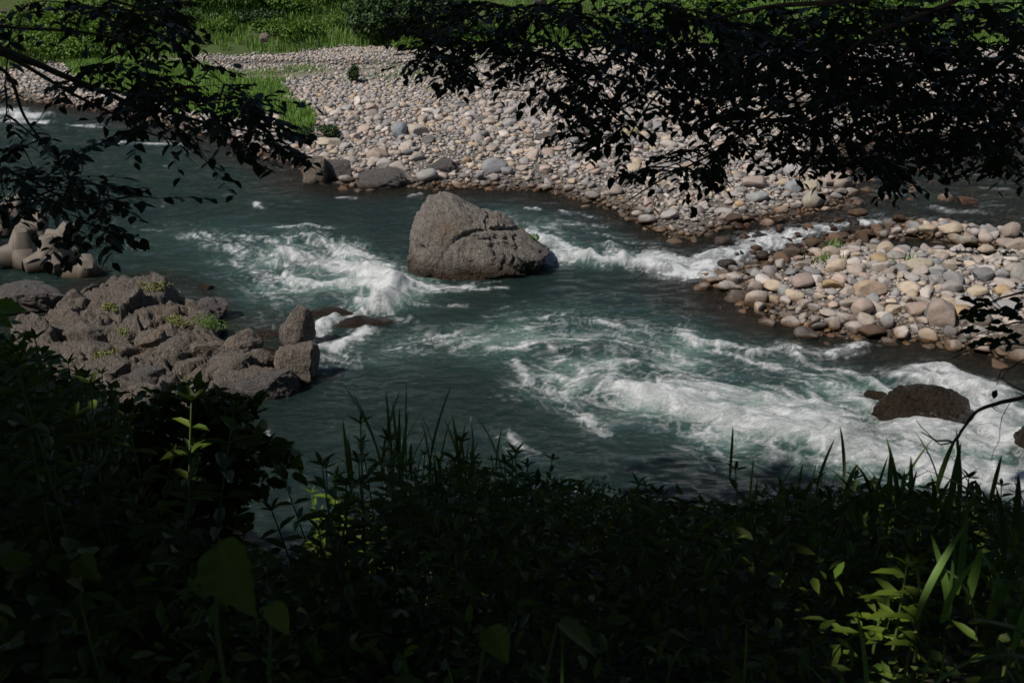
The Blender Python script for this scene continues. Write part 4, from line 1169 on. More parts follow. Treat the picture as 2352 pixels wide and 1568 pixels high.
bush_at(900, 92, 9, 6.0, 'broad_shrub', M['leaf_dark'], 5200, .42, 401, 'large dark green rounded shrub at the foot of the far grassy slope', nb=9)
bush_at(985, 96, 8, 7.0, 'broad_shrub', M['leaf_dark'], 4200, .42, 402, 'dark shrub partly hidden behind the hanging leaves on the far bank', nb=9)
bush_at(722, 322, 1.9, .9, 'low_bush', M['leaf_dark'], 1500, .13, 403, 'low dark green bush beside the long pale slab on the bar', nb=6)
bush_at(812, 190, 1.0, 1.5, 'small_shrub', M['leaf_dark'], 700, .16, 404, 'small upright dark green shrub alone on the gravel', nb=5)
bush_at(200, 60, 6, 3.0, 'bank_shrub', M['leaf_far'], 1600, .36, 405, 'green shrub on the far left slope below the wall')
bush_at(130, 80, 6, 2.2, 'bank_shrub', M['leaf_far'], 1500, .34, 406, 'low green shrub on the far left slope near the wall')
bush_at(280, 95, 7, 2.4, 'bank_shrub', M['leaf_far'], 1600, .34, 407, 'olive green shrub behind the left branch on the slope')
bush_at(60, 125, 7, 2.0, 'bank_shrub', M['leaf_far'], 1500, .34, 408, 'low olive shrub at the far left edge of the slope')
bush_at(180, 135, 6, 1.8, 'bank_shrub', M['leaf_far'], 1300, .34, 409, 'low green scrub above the far left gravel')
bush_at(470, 18, 5, 2.8, 'young_tree', M['leaf_far'], 1400, .36, 410, 'small leafy tree at the top of the grassy slope, left one', 'tree')
bush_at(560, 22, 5, 3.2, 'young_tree', M['leaf_far'], 1400, .36, 411, 'bright green young tree at the top of the slope beside the dark gap', 'tree')
bush_at(640, 20, 6, 2.6, 'young_tree', M['leaf_far'], 1400, .36, 412, 'bright leafy bush at the top of the slope left of the dark thicket', 'tree')
bush_at(640, 88, 4.5, 1.7, 'slope_shrub', M['leaf_far'], 900, .30, 413, 'bright green shrub in the middle of the grassy slope')
bush_at(700, 78, 3.5, 1.4, 'slope_shrub', M['leaf_far'], 700, .30, 414, 'small yellow-green shrub right of the middle one on the slope')
bush_at(760, 8, 8, 3.4, 'thicket', M['leaf_dark'], 1800, .4, 415, 'very dark thicket at the top edge of the far slope')
bush_at(340, 25, 6, 3.4, 'thicket', M['leaf_dark'], 1500, .4, 416, 'dark thicket at the top of the slope behind the left branches')
bush_at(1250, 70, 7, 3, 'slope_shrub', M['leaf_far'], 1200, .36, 417, 'green shrub on the far bank seen between hanging leaves')
bush_at(1650, 50, 9, 3.6, 'slope_shrub', M['leaf_far'], 1700, .4, 418, 'leafy shrub on the far bank behind the dense canopy')
bush_at(1980, 40, 9, 3.4, 'slope_shrub', M['leaf_far'], 1700, .4, 419, 'sunlit shrub on the far bank behind the right-hand canopy')
for i, (px, py, w_, h_, mt, lab) in enumerate([
    (420,60,4,1.6,'leaf_dark','dark low shrub on the slope just right of the left-hand leaves'), (505,75,3.5,1.2,'leaf_far','low leafy clump on the slope above the gravel left of the young trees'),
    (585,58,4,1.5,'leaf_dark','dusky shrub below the bright young tree on the slope'), (770,62,5,1.3,'leaf_far','broad low green clump under the dark thicket'),
    (700,30,5,2.0,'leaf_far','bright shrub at the top of the slope left of the very dark thicket'), (830,38,4,1.8,'leaf_far','green shrub between thicket and large dark shrub'),
    (950,112,3,1.2,'leaf_far','grassy clump at the foot of the large dark shrub'), (1080,110,4,1.4,'leaf_far','green clump behind the hanging leaf tips above the gravel'),
    (1450,110,6,1.8,'leaf_far','leafy clump on the far bank behind the middle of the canopy'), (2200,80,7,2.4,'leaf_far','green clump on the far bank near the dark limb'),
    (1810,90,6,2.0,'leaf_far','sunny clump on the far bank behind the brown limb')]):
    bush_at(px, py, w_, h_, 'slope_shrub', M[mt], 800, .28, 430 + i, lab)
free_rock('pale_rock', 610, 98, (.9, .6, .8), .2, M['rock_tan'], 420, 'small pale rock among the shrubs of the grassy slope', z=1.9, level=3, lift=.4)
free_rock('pale_rock', 1238, 14, (1.6, 1.0, 1.4), .2, M['rock_grey'], 421, 'pale grey boulder high on the far bank between the leaves', z=4.3, level=3, lift=.4)

# weeds on the outcrop
for i, (px, py, w_, h_, mt, lab) in enumerate([
    (350,668,.75,.34,'leaf_yel','yellow-green cushion plant on the crest of the outcrop'), (282,770,.6,.30,'leaf_yel','sparse yellowish weed in the cleft left of centre on the outcrop'),
    (408,768,.6,.26,'leaf_yel','yellow-green weed patch right of centre on the outcrop'), (495,790,.85,.42,'leaf_far','fresh green shrub beside the sunlit tan block'),
    (420,862,.7,.28,'leaf_yel','olive weed patch on the lower part of the outcrop'), (520,878,.5,.22,'leaf_yel','small green weed above the long tilted slab'),
    (240,845,.55,.25,'leaf_yel','dull green weed at the lower left of the outcrop'), (655,852,.45,.25,'leaf_far','green weed between the tall tan block and the slab'),
    (260,728,.35,.2,'leaf_yel','tiny yellow-green weed in a dark crack of the outcrop'), (375,930,.5,.25,'leaf_far','green weed at the foot of the outcrop near the thicket')]):
    g = gp(px, py, .6); z = max(outh(g[0], g[1]), .05); g = gp(px, py, z); z = max(outh(g[0], g[1]), .1)
    bush('rock_weed', (g[0], g[1], z - .05), w_, h_, M[mt], 420, .055, 450 + i, lab, 'plant', nb=5)
g = gp(1210, 545, 1.6)
bush('rock_weed', (at(1212, 552, gp(1040,652)[1] + 2.2)[0], gp(1040,652)[1] + 2.2, at(1212, 560, gp(1040,652)[1] + 2.2)[2]), .4, .35, M['grass'], 160, .09, 470, 'small green tuft growing on the right shoulder of the great rock', 'plant', nb=3)

# concrete wall and road at the far left
wb = empty('retaining_wall', (-52, 101, 0))
def boxm(name, x0, x1, y0, y1, z0, z1, mat, parent=None, bev=0):
    V = np.array([(a, b, c_) for a in (x0, x1) for b in (y0, y1) for c_ in (z0, z1)], float)
    F = np.array([(0,1,3,2),(4,6,7,5),(0,4,5,1),(2,3,7,6),(0,2,6,4),(1,5,7,3)])
    return link(name, mesh_np(name, V, F, mat), parent)
x0 = at(-400, 40, 101)[0] + 52; x1 = at(95, 40, 101)[0] + 52
z1 = at(40, 34, 101)[2]; z2 = at(40, 22, 101)[2]
for i in range(10):
    xa_ = x0 + (x1 - x0) * i / 10; xb_ = x0 + (x1 - x0) * (i + 1) / 10
    boxm('wall_panel', xa_ + .015, xb_ - .015, 0, .6, -2, z1, M['concrete'], wb)
boxm('coping', x0, x1, -.15, .75, z1, z2, M['concrete'], wb)
tag(wb, 'grey concrete retaining wall with pale coping at the top left corner', 'wall')
rl = empty('guard_rail', (-52, 102.5, z2))
for i in range(14):
    xx = x0 + (x1 - x0) * i / 13; boxm('post', xx - .06, xx + .06, -.06, .06, -.6, .75, M['steel'], rl)
boxm('rail', x0, x1, -.1, -.064, .42, .72, M['steel'], rl)
tag(rl, 'dark guard rail along the road above the concrete wall', 'railing')
rd = boxm('road', -160, x1 - 52, 101.8, 109, z2 - .5, z2 - .05, M['road']); tag(rd, kind='structure')

# forested hill behind the grassy bank (outside the top of the picture, seen in the water)
r_ = np.random.default_rng(33)
n = 16000
x = r_.uniform(-150, 150, n); y = r_.uniform(128, 190, n)
z = height(np.clip(x, -129, 129), y) + r_.uniform(.5, 9, n)
d = rvec(n, r_); V, F = leaves(np.stack([x, y, z], 1), d, rvec(n, r_) + np.array([0, -.6, .6]), r_.uniform(2.0, 3.6, n), r_.uniform(1.6, 2.6, n))
o = link('hillside_woods', mesh_np('hillside_woods', V, F, M['leaf_dark'], False, cols=tints(n, .6, 1.4, 6, r_))); tag(o, 'dense green woods on the hillside beyond the river', 'woods', kind='stuff')

# ------------------------------------------------------------------ overhanging trees
leaf_single = {}
def leaf_obj_mesh():
    t_ = np.array([0, .12, .35, .62, .85, 1.0]); w = np.array([0, .32, .50, .42, .20, 0]) * .56
    V = [];
    for a, b in zip(t_, w): V += [(a, b, .12 * b - .10 * a * a), (a, 0, -.10 * a * a), (a, -b, .12 * b - .10 * a * a)]
    F = grid_faces(6, 3)
    return V, F
Vl, Fl = leaf_obj_mesh()
LEAF_ME = mesh_np('leaf', Vl, Fl, M['leaf_tree_obj'], True, cols=np.ones((len(Vl), 3)))
def point_in(poly, x, y):
    return sd_poly(np.array(x, float), np.array(y, float), np.array(poly, float)) > 0
def grow_tree(name, lab, trunk, limbs, polys, seed, leafL=.09, base=None):
    """trunk: world polyline + radii; limbs: [(pixel polyline with distance, r0, r1, mat)], polys: [(pixel polygon, number of sprays, dmin, dmax)]"""
    r = np.random.default_rng(seed)
    root = empty(name, trunk[0][0])
    off = np.array(trunk[0][0])
    V, F = tube(np.array(trunk[0]) - off, trunk[1], 14); V += .03 * rvec(len(V), r)
    link('trunk', mesh_np('trunk', V, F, M['bark'], True), root)
    nodes = []
    for (pp, r0, r1, mt, start) in limbs:
        W = [np.array(start)] if start is not None else []
        W += [at(*q) for q in pp]
        W = np.array(W); t0 = np.arange(len(W)); tt = np.linspace(0, len(W) - 1, (len(W) - 1) * 7 + 1)
        S = np.stack([np.interp(tt, t0, W[:, i]) for i in range(3)], 1)
        for _ in range(3): S[1:-1] = (S[:-2] + 2 * S[1:-1] + S[2:]) / 4
        S += (np.stack([noise2(tt * .9, tt * 0 + seed + 7 * i, 3) for i in range(3)], 1)) * .05
        rad = r0 + (r1 - r0) * (tt / tt.max()) ** .7
        V, F = tube(S - off, rad, 8)
        link('branch', mesh_np('branch', V, F, mt, True), root)
        for q in S[len(S)//4:]: nodes.append(q)
    tips = []
    for (poly, ns, d0, d1) in polys:
        bb = np.array(poly); c_ = 0
        while c_ < ns:
            px, py = r.uniform(bb[:,0].min(), bb[:,0].max()), r.uniform(bb[:,1].min(), bb[:,1].max())
            if not point_in(poly, [px], [py])[0]: continue
            tips.append(at(px, py, r.uniform(d0, d1))); c_ += 1
    tips = np.array(tips); nodes = np.array(nodes)
    # order by distance from the limbs, then connect each tip to the nearest node already there
    dd = np.min(np.linalg.norm(tips[:, None] - nodes[None], axis=2), axis=1); tips = tips[np.argsort(dd)]
    tw = MB(); nl = list(nodes); LP, LD, LN, LL = [], [], [], []
    for tpt in tips:
        A = np.array(nl); dist = np.linalg.norm(A - tpt, axis=1) + 1.2 * np.maximum(A[:, 2] * -1 + tpt[2] , 0)
        j = np.argmin(dist); s = A[j]; e = tpt; L = np.linalg.norm(e - s)
        mid = (s + e) / 2 + np.array([0, 0, .08 * L]) + rvec(1, r)[0] * .08 * L
        tt = np.linspace(0, 1, 7)[:, None]; C_ = (1-tt)**2 * s + 2 * tt * (1-tt) * mid + tt**2 * e
        V, F = tube(C_, np.linspace(.007, .0028, 7) * (1 + .5 * L), 4); tw.add(V - off, F)
        for q in C_[2::2]: nl.append(q)
        # side twig with alternate leaves
        dr = e - C_[3]; dr /= np.linalg.norm(dr) + 1e-6
        for sg in range(1 if (seed == 61 and r.random() < .35) else 2):
            dv = dr + rvec(1, r)[0] * .55; dv[2] = dv[2] * .45 - .12; dv /= np.linalg.norm(dv)
            tl_ = r.uniform(.16, .34); st_ = e if sg == 0 else C_[r.integers(2, 6)]
            k = r.integers(5, 9); u = np.linspace(.12, 1, k)[:, None]
            Q = st_ + dv * tl_ * u + np.array([0, 0, -.10]) * tl_ * u ** 2
            V, F = tube(np.concatenate([[st_], Q]), np.linspace(.003, .0015, k + 1), 3); tw.add(V - off, F)
            sd2 = np.cross(dv, [0, 0, 1.0]); sd2 /= np.linalg.norm(sd2) + 1e-6
            alt = np.where(np.arange(k) % 2 == 0, 1, -1)[:, None]
            LP.append(Q); LD.append(dv * .6 + sd2 * alt * .85 + rvec(k, r) * .35 + np.array([0, 0, -.28]))
            LN.append(np.array([0, 0, 1.0]) + rvec(k, r) * .55); LL.append(leafL * (.95 if seed == 62 else 1) * r.uniform(.6, 1.2, k))
    link('twigs', tw.mesh('twigs', M['bark'], True), root)['kind'] = 'stuff'
    P = np.concatenate(LP); D = np.concatenate(LD); Nn = np.concatenate(LN); L = np.concatenate(LL)
    D /= np.linalg.norm(D, axis=1)[:, None]
    px, py, f = proj(P[:,0], P[:,1], P[:,2]); sz = np.where((px > 0) & (px < 2352) & (py > 0) & (py < 1568), L / f, 0)
    o_ = np.argsort(-sz); bigi, rest = o_[:300], o_[300:]
    V, F = leaves((P - off)[rest], D[rest], Nn[rest], L[rest], L[rest] * .56)
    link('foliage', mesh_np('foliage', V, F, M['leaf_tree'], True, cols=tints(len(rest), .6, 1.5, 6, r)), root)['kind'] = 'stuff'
    for i in bigi:
        d = D[i]; s = np.cross(Nn[i], d); s /= np.linalg.norm(s); u = np.cross(d, s)
        ob = link('leaf', LEAF_ME, root); m = Matrix(((d[0], s[0], u[0], 0), (d[1], s[1], u[1], 0), (d[2], s[2], u[2], 0), (0, 0, 0, 1)))
        ob.matrix_local = Matrix.Translation(Vector(P[i] - off)) @ m @ Matrix.Scale(float(L[i]), 4)
    tag(root, lab, 'tree')
    print(name, len(P)); return root
BK, BB = M['bark'], M['bark_brown']
lt = [(-7.5, 2.5, 7.5), (-7.4, 2.7, 10), (-7.0, 3.2, 13), (-6.3, 4, 17)]
rt = [(7.8, 3.0, 7.0), (7.7, 3.2, 10), (7.3, 3.6, 13), (6.5, 4, 17)]
treeL = grow_tree('overhanging_tree', 'dark leafy tree whose branches reach in from the left edge over the river', (lt, [.32, .28, .24, .18]),
  [([(-120,60,5.6),(0,122,6.0),(100,160,6.2),(200,205,6.4),(300,250,6.6),(400,262,6.8),(520,290,7.0),(640,330,7.2)], .035, .006, BK, (-7.3,2.8,10.5)),
   ([(-100,100,5.6),(0,128,6.0),(130,200,6.2),(240,262,6.4),(330,310,6.6),(430,330,6.8)], .022, .004, BK, (-7.3,2.8,10.2)),
   ([(-100,40,6.2),(0,66,6.4),(120,78,6.6),(210,85,6.8),(300,108,7.0),(360,108,7.0),(400,80,7.0)], .014, .004, BK, (-7.3,2.9,11.0)),
   ([(-80,120,5.6),(0,162,5.9),(50,240,6.0),(90,330,6.2),(130,380,6.3),(190,450,6.5)], .018, .004, BK, (-7.3,2.7,10.0)),
   ([(-80,380,5.4),(0,395,5.8),(80,425,6.0),(160,470,6.2),(260,500,6.4)], .016, .004, BK, (-7.35,2.7,9.2)),
   ([(430,290,6.8),(470,350,6.9),(490,400,7.0),(500,425,7.0)], .006, .002, BK, None),
   ([(480,375,6.9),(540,388,7.0),(585,395,7.0)], .003, .0015, BK, None),
   ([(110,0,6.6),(200,-10,6.8),(300,20,7.0),(360,40,7.0)], .02, .006, BK, (-7.2,3.0,11.6)),
  ],
  [([(200,0),(400,0),(425,60),(395,115),(300,100),(240,40)], 38, 6.5, 8.0), ([(60,0),(220,0),(240,30),(140,25)], 5, 6.0, 7.5),
   ([(140,140),(300,135),(420,180),(560,200),(640,250),(690,330),(650,352),(540,325),(430,300),(300,262),(160,200)], 84, 6.0, 7.6),
   ([(300,230),(450,300),(500,380),(440,350),(320,330),(260,290)], 9, 6.0, 7.0),
   ([(0,330),(90,300),(200,360),(250,420),(385,455),(290,475),(265,520),(200,535),(110,500),(0,490)], 46, 5.2, 6.8),
   ([(0,170),(140,240),(240,330),(160,350),(60,300),(0,260)], 4, 5.4, 6.6),
   ([(0,0),(60,10),(60,90),(0,120)], 5, 5.4, 6.6)], 61)
treeR = grow_tree('overhanging_tree', 'dark dense tree hanging over the river from the upper right', (rt, [.36, .32, .27, .2]),
  [([(2480,-60,6.0),(2352,70,6.4),(2260,190,6.6),(2200,300,6.8),(2100,370,7.2)], .05, .008, BK, (7.5,3.3,11.5)),
   ([(2500,-150,5.0),(2205,0,5.4),(2068,70,5.8),(1901,167,6.2),(1755,260,6.6),(1588,370,7.0),(1440,465,7.4)], .024, .006, BB, (7.5,3.3,12)),
   ([(2300,-120,5.6),(2100,-10,5.8),(1900,20,6.2),(1700,30,6.6),(1500,60,7.0),(1300,110,7.4),(1100,140,7.6)], .028, .005, BB, (7.4,3.4,12.2)),
   ([(1500,-120,6.0),(1290,0,6.8),(1217,47,7.0),(1160,90,7.2),(1060,120,7.3)], .018, .004, BK, (7.2,3.6,13)),
   ([(1560,-100,6.0),(1340,0,6.6),(1260,70,6.8),(1200,130,7.0),(1190,190,7.1)], .018, .004, BK, (7.2,3.6,13)),
   ([(2450,150,5.6),(2300,170,6.0),(2100,180,6.5),(1900,230,7.0),(1700,300,7.4),(1520,380,7.7)], .026, .004, BK, (7.6,3.2,10.5)),
   ([(2450,250,6.0),(2300,280,6.4),(2150,330,7.0),(2000,390,7.2)], .022, .004, BK, (7.6,3.2,10.0)),
   ([(1285,130,7.0),(1250,190,7.0),(1170,215,7.1),(1120,205,7.1)], .005, .002, BK, None),
  ],
  [([(950,0),(1230,0),(1240,90),(1180,130),(1110,175),(1050,190),(1000,160),(935,130)], 70, 6.4, 8.2),
   ([(1230,80),(1450,60),(1500,200),(1420,280),(1290,240),(1200,190)], 56, 6.4, 8.2),
   ([(1230,0),(1600,0),(1600,90),(1400,70),(1240,60)], 34, 6.0, 8.0),
   ([(1450,60),(2352,0),(2352,350),(2050,365),(1900,345),(1700,310),(1620,285),(1500,210)], 350, 5.8, 8.6),
   ([(1500,0),(2352,0),(2352,260),(1700,230)], 150, 5.4, 8.0),
   ([(1260,290),(1420,270),(1510,310),(1400,330),(1300,310)], 12, 6.4, 7.6),
   ([(1460,395),(1560,350),(1660,300),(1720,330),(1640,380),(1520,402)], 22, 6.4, 7.8),
   ([(1780,330),(2000,360),(2100,375),(2060,395),(1930,380),(1820,350)], 22, 6.4, 7.8),
   ([(2100,320),(2352,310),(2352,375),(2250,380),(2150,355)], 16, 6.0, 7.4)], 62)
# crowns above the viewer, outside the picture: the shade on the near bank comes from them
SUN_GAPS = []  # openings cut into the unseen crowns so sun reaches chosen plants
def crown(root, cx, cy, nb, nleaf, seed):
    r = np.random.default_rng(seed); off = np.array(root.location)
    blobs = []
    for _ in range(nb): blobs.append((cx + r.uniform(-13, 13), cy + r.uniform(-9, 9), r.uniform(14.5, 20), r.uniform(2.2, 4), r.uniform(2.0, 3.4), r.uniform(1.0, 2.0)))
    b = np.array(blobs); pick = r.integers(0, nb, nleaf); P = b[pick, :3] + rvec(nleaf, r) * b[pick, 3:] * r.uniform(.2, 1, nleaf)[:, None]
    P = P[(P[:, 1] < 9.5) & (P[:, 2] > 12.2)]
    S = np.array(SUN_AZ_VEC); k = np.ones(len(P), bool)
    for (q, rr) in SUN_GAPS:
        v = P - q; t_ = v @ S; k &= np.linalg.norm(v - t_[:, None] * S, axis=1) > rr + .22
    P = P[k]; n = len(P)
    V, F = leaves(P - off, rvec(n, r), np.array([0, 0, 1.]) + rvec(n, r) * .6, r.uniform(.5, .75, n), r.uniform(.35, .55, n))
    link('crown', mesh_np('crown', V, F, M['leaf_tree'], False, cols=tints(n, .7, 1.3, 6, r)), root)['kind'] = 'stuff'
for (px, py, d, rr) in [(778,1220,5.0,.38),(2010,1480,2.6,.16),(2055,1390,3.3,.12),(2160,1260,5.0,.3),(1980,1400,3.2,.2),(2300,1500,2.4,.06),(2100,1430,3.2,.02),(620,1440,1.8,.05),(0,712,7.0,-.05),(1010,1500,2.2,.05),(2230,1320,2.4,.10)]:
    SUN_GAPS.append((at(px, py, d), rr))
crown(treeL, -13, -2, 90, 30000, 71)
crown(treeR, 6, -2, 80, 26000, 72)

# ------------------------------------------------------------------ near bank vegetation
SILX = [-200,0,60,120,250,380,440,500,560,600,612,625,480+150,700,712,735,800,850,950,1050,1150,1250,1400,1550,1650,1750,1850,1950,2100,2200,2352,2600]
SILY = [690,705,740,790,870,905,935,975,965,955,1000,1250,1260,1255,1120,1060,1015,1000,1005,1025,1050,1065,1100,1122,1128,1115,1105,1085,1085,1115,1140,1140]
SX, SY = zip(*sorted(zip(SILX, SILY)))
# foliage must stay left of the open water gap at lower rows
def sil(px): return np.interp(px, SX, SY)
r_ = np.random.default_rng(91)
P_, D_, N_, L_, W_ = [], [], [], [], []
n = 150000
x = r_.uniform(-10, 9, n); y = r_.uniform(.9, 10.5, n)
hh = near_h(x, y)
z = hh + r_.uniform(.0, 1.0, n) ** 1.3 * (.35 + .75 * sstep(1, 5, y))
z = np.where(x < -1.8, z + r_.uniform(0, 1.2, n) * sstep(-1.8, -4, x), z)
px, py, f = proj(x, y, z)
lump = 42 * fbm2(px * .012, y * .5, 3, 92) + 22 * fbm2(px * .05, y, 2, 93)
lim = sil(px) + 30 + lump
gapm = (px > 470 + 60 * fbm2(py * .02, y * 0, 2, 94)) & (px < 705 + 30 * fbm2(py * .02 + 9, y * 0, 2, 95)) & (py < 1255 + 14 * noise2(px * .05, py * 0, 3)) & (py > 1000)
clear = ((px > 725) & (px < 835) & (py < 1300) & (y < 5.0)) | ((px > 1930) & (px < 2190) & (py > 1240) & (py < 1500) & (y < 3.4)) | ((px > 2230) & (px < 2352) & (py > 1350) & (y < 2.3))
k = ~clear & (py > lim) & (px > -250) & (px < 2600) & (py < 1750) & ~gapm & (f > .75)
x, y, z, py, f = x[k], y[k], z[k], py[k], f[k]
thin = r_.random(len(x)) < np.clip(.25 + f * .12, 0, 1)
x, y, z = x[thin][:44000], y[thin][:44000], z[thin][:44000]
n = len(x)
P = np.stack([x, y, z], 1); D = rvec(n, r_) + np.array([0, 0, -.1]); D[:, 2] *= .6; Nn = np.array([0, -.25, 1.]) + rvec(n, r_) * .5
isl = x < -1.6
L = np.where(isl, r_.uniform(.06, .13, n), r_.uniform(.05, .12, n)); W = np.where(isl, L * .75, L * .32)
V, F = leaves(P, D, Nn, L, W)
o = link('undergrowth', mesh_np('undergrowth', V, F, M['leaf_weed'], False, cols=tints(n, .35, 1.2, 6, r_))); tag(o, 'dark green undergrowth covering the shaded near bank', 'undergrowth', kind='stuff')
print('undergrowth', n)

sp_ = at(520, 1020, 6.0); root = empty('overhanging_shrub', (sp_[0] - .9, sp_[1] - .3, sp_[2] - 1.6)); off = np.array(root.location)
bl = []
for (px, py, d, rr) in [(470,985,6.0,.26),(520,975,6.0,.22),(550,975,6.0,.16),(430,960,6.2,.26),(500,1050,5.9,.28),(540,1030,5.8,.2),(460,1110,5.8,.28),(490,1150,5.7,.22),(400,1040,6,.3),(420,1180,5.6,.28),(380,930,6.3,.22)]:
    q = at(px, py, d) - off; bl.append((q[0], q[1], q[2], rr * 1.25, rr, rr * .7))
V, F, c = leaf_cloud(1300, [(q[0] + rng.normal(0, .07), q[1], q[2] + rng.normal(0, .05), q[3] * rng.uniform(.7, 1.5), q[4], q[5] * rng.uniform(.5, 1.2)) for q in bl], .12, .07, 950)
link('foliage', mesh_np('foliage', V, F, M['leaf_weed'], False, cols=c * .8), root)['kind'] = 'stuff'
b = MB()
for q in bl: Vt, Ft = tube([(0, 0, 0), (q[0] * .5, q[1] * .5, q[2] * .7), q[:3]], [.02, .01, .004], 5); b.add(Vt, Ft)
link('stem', b.mesh('stem', M['bark']), root)
tag(root, 'dark leafy shrub leaning out over the water at the left thicket', 'shrub')

# weeds: stem with opposite lance-shaped leaves
def weed_meshes(seed, H=1.0, pairs=9, leafL=.13, wr=.26):
    r = np.random.default_rng(seed)
    t = np.linspace(0, 1, 9); bend = r.uniform(-.12, .12, 2)
    S = np.stack([bend[0] * t ** 2 * H, bend[1] * t ** 2 * H, t * H], 1)
    Vs, Fs = tube(S, np.linspace(.007, .003, 9), 5)
    P, D, N_, L = [], [], [], []
    for k in range(pairs):
        u = .18 + .80 * k / (pairs - 1); a0 = k * 1.57 + r.uniform(-.3, .3); q = np.array([np.interp(u, t, S[:, i]) for i in range(3)])
        ll = leafL * (1.05 - .55 * max(u - .5, 0)) * r.uniform(.8, 1.15)
        for a in (a0, a0 + math.pi) if u < .93 else (a0, a0 + 1.57, a0 + 3.14, a0 + 4.7):
            P.append(q); D.append((math.cos(a), math.sin(a), .35 if u < .9 else .9)); N_.append((-math.cos(a) * .4, -math.sin(a) * .4, 1)); L.append(ll * (1 if u < .93 else .6))
    return (Vs, Fs), np.array(P), np.array(D, float), np.array(N_, float), np.array(L)
protos = []
for i in range(5):
    (Vs, Fs), P, D, N_, L = weed_meshes(500 + i, 1.0, 9 + i % 3, .13 + .02 * (i % 2), .26)
    V, F = leaves(P, D, N_, L, L * (.26 + .05 * (i % 3)), .12, .25)
    protos.append((mesh_np('stem', Vs, Fs, M['stem'], True), mesh_np('foliage', V, F, M['leaf_weed'], True, cols=tints(len(P), .6, 1.2))))
cnt = 0
for _ in range(2600):
    px = random.uniform(-20, 2380); 
    if 480 < px < 700: continue
    y = random.uniform(3.8, 8.5)
    top = float(sil(px)) + random.uniform(-12, 170)
    q = at(px, top, y); gz = float(near_h(np.array([q[0]]), np.array([q[1]]))[0]); h = q[2] - gz
    if h < .45 or h > 1.9: continue
    pr = protos[random.randrange(5)]; root = empty('weed', (q[0], q[1], gz))
    sc = h; 
    for nm, me in zip(('stem', 'foliage'), pr):
        o = link(nm, me, root)
        if nm == 'foliage': o['kind'] = 'stuff'
    root.rotation_euler = (random.uniform(-.12, .12), random.uniform(-.12, .12), random.uniform(0, 6.28)); root.scale = (.55 + .45 * sc, .55 + .45 * sc, sc)
    zone = 'in the tall thicket at the lower left' if px < 480 else 'on the bank crest just right of the water gap' if px < 1150 else 'on the bank crest in front of the dark calm water' if px < 1700 else 'on the bank crest in front of the white rapids'
    tag(root, 'dark leafy weed ' + zone, 'weed', 'leafy weeds of the near bank'); cnt += 1
    if cnt > 210: break
print('weeds', cnt)
# single weeds; for the sunlit ones tintc puts sunlight into the leaf colour
def single_weed(px_top, py_top, dist, py_bot, seed, lab, pairs, leafL, tintc, group=None, wr=.30):
    q = at(px_top, py_top, dist); b = at(px_top, py_bot, dist); H = q[2] - b[2]
    (Vs, Fs), P, D, N_, L = weed_meshes(seed, H, pairs, leafL)
    root = empty('weed', tuple(b)); link('stem', mesh_np('stem', Vs, Fs, M['stem'], True), root)
    for i in range(len(P)):
        Vf, Ff = leaves(P[i:i+1], D[i:i+1], N_[i:i+1], L[i:i+1], L[i:i+1] * wr, .12, .25)
        link('leaf', mesh_np('leaf', Vf, Ff, M['leaf_weed'], True, cols=np.tile(tintc, (6, 1))), root)
    tag(root, lab, 'weed', group); return root
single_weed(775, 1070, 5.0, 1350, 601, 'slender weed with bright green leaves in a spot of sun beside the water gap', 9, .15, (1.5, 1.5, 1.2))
single_weed(742, 1140, 5.1, 1350, 602, 'thin green weed just left of the sunlit one', 7, .12, (1.1, 1.1, 1))
single_weed(1228, 1120 - 60, 5.2, 1300, 603, 'dark weed on the crest of the thicket against the river', 8, .13, (.8, .8, .8))
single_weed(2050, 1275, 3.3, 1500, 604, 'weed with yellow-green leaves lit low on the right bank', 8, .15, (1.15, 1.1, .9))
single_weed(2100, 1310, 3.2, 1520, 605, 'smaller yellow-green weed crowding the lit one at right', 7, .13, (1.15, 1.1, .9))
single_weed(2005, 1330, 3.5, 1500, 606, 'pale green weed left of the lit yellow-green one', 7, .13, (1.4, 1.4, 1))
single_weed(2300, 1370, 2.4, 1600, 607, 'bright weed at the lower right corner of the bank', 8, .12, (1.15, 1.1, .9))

# grass tufts
def tuft(px, py_top, py_bot, dist, n_, seed, lab, spread=.25, w=.016, lean=.28, mat='grass', tint=.6, group=None):
    r = np.random.default_rng(seed); b = at(px, py_bot, dist); tpt = at(px, py_top, dist); H = tpt[2] - b[2]
    root = empty('grass_tuft', tuple(b))
    for i in range(n_):
        h = H * r.uniform(.55, 1.0) if i else H
        a = r.uniform(0, 6.28); ln = r.uniform(.05, lean) if i else .03; s0 = np.array([r.normal(0, spread * .3), r.normal(0, spread * .3), 0])
        t = np.linspace(0, 1, 9); curl = r.uniform(0, .5) * (r.random() < .45)
        C_ = s0 + np.stack([np.cos(a) * ln * h * t ** 1.8 * 1.6, np.sin(a) * ln * h * t ** 1.8 * 1.6, h * (t - curl * t ** 3 * .8)], 1)
        wd = w * r.uniform(.7, 1.3) * np.sin(np.pi * np.clip(t * .9 + .1, 0, 1)) ** .6; sd_ = np.array([np.cos(a + 1.4), np.sin(a + 1.4), 0])
        V = np.stack([C_ - sd_ * wd[:, None] * .5, C_ + np.array([0, 0, -.15]) * wd[:, None], C_ + sd_ * wd[:, None] * .5], 1).reshape(-1, 3)
        link('blade', mesh_np('blade', V, grid_faces(9, 3), M[mat], True, cols=np.full((len(V), 3), tint * r.uniform(.7, 1.3))), root)
    tag(root, lab, 'grass', group)
tuft(968, 890, 1120, 5.6, 16, 701, 'tall tuft of dark grass blades standing up in the centre of the near bank', .5, .02)
tuft(930, 950, 1120, 5.2, 12, 702, 'shorter dark grass tuft left of the tall central one', .4, .02)
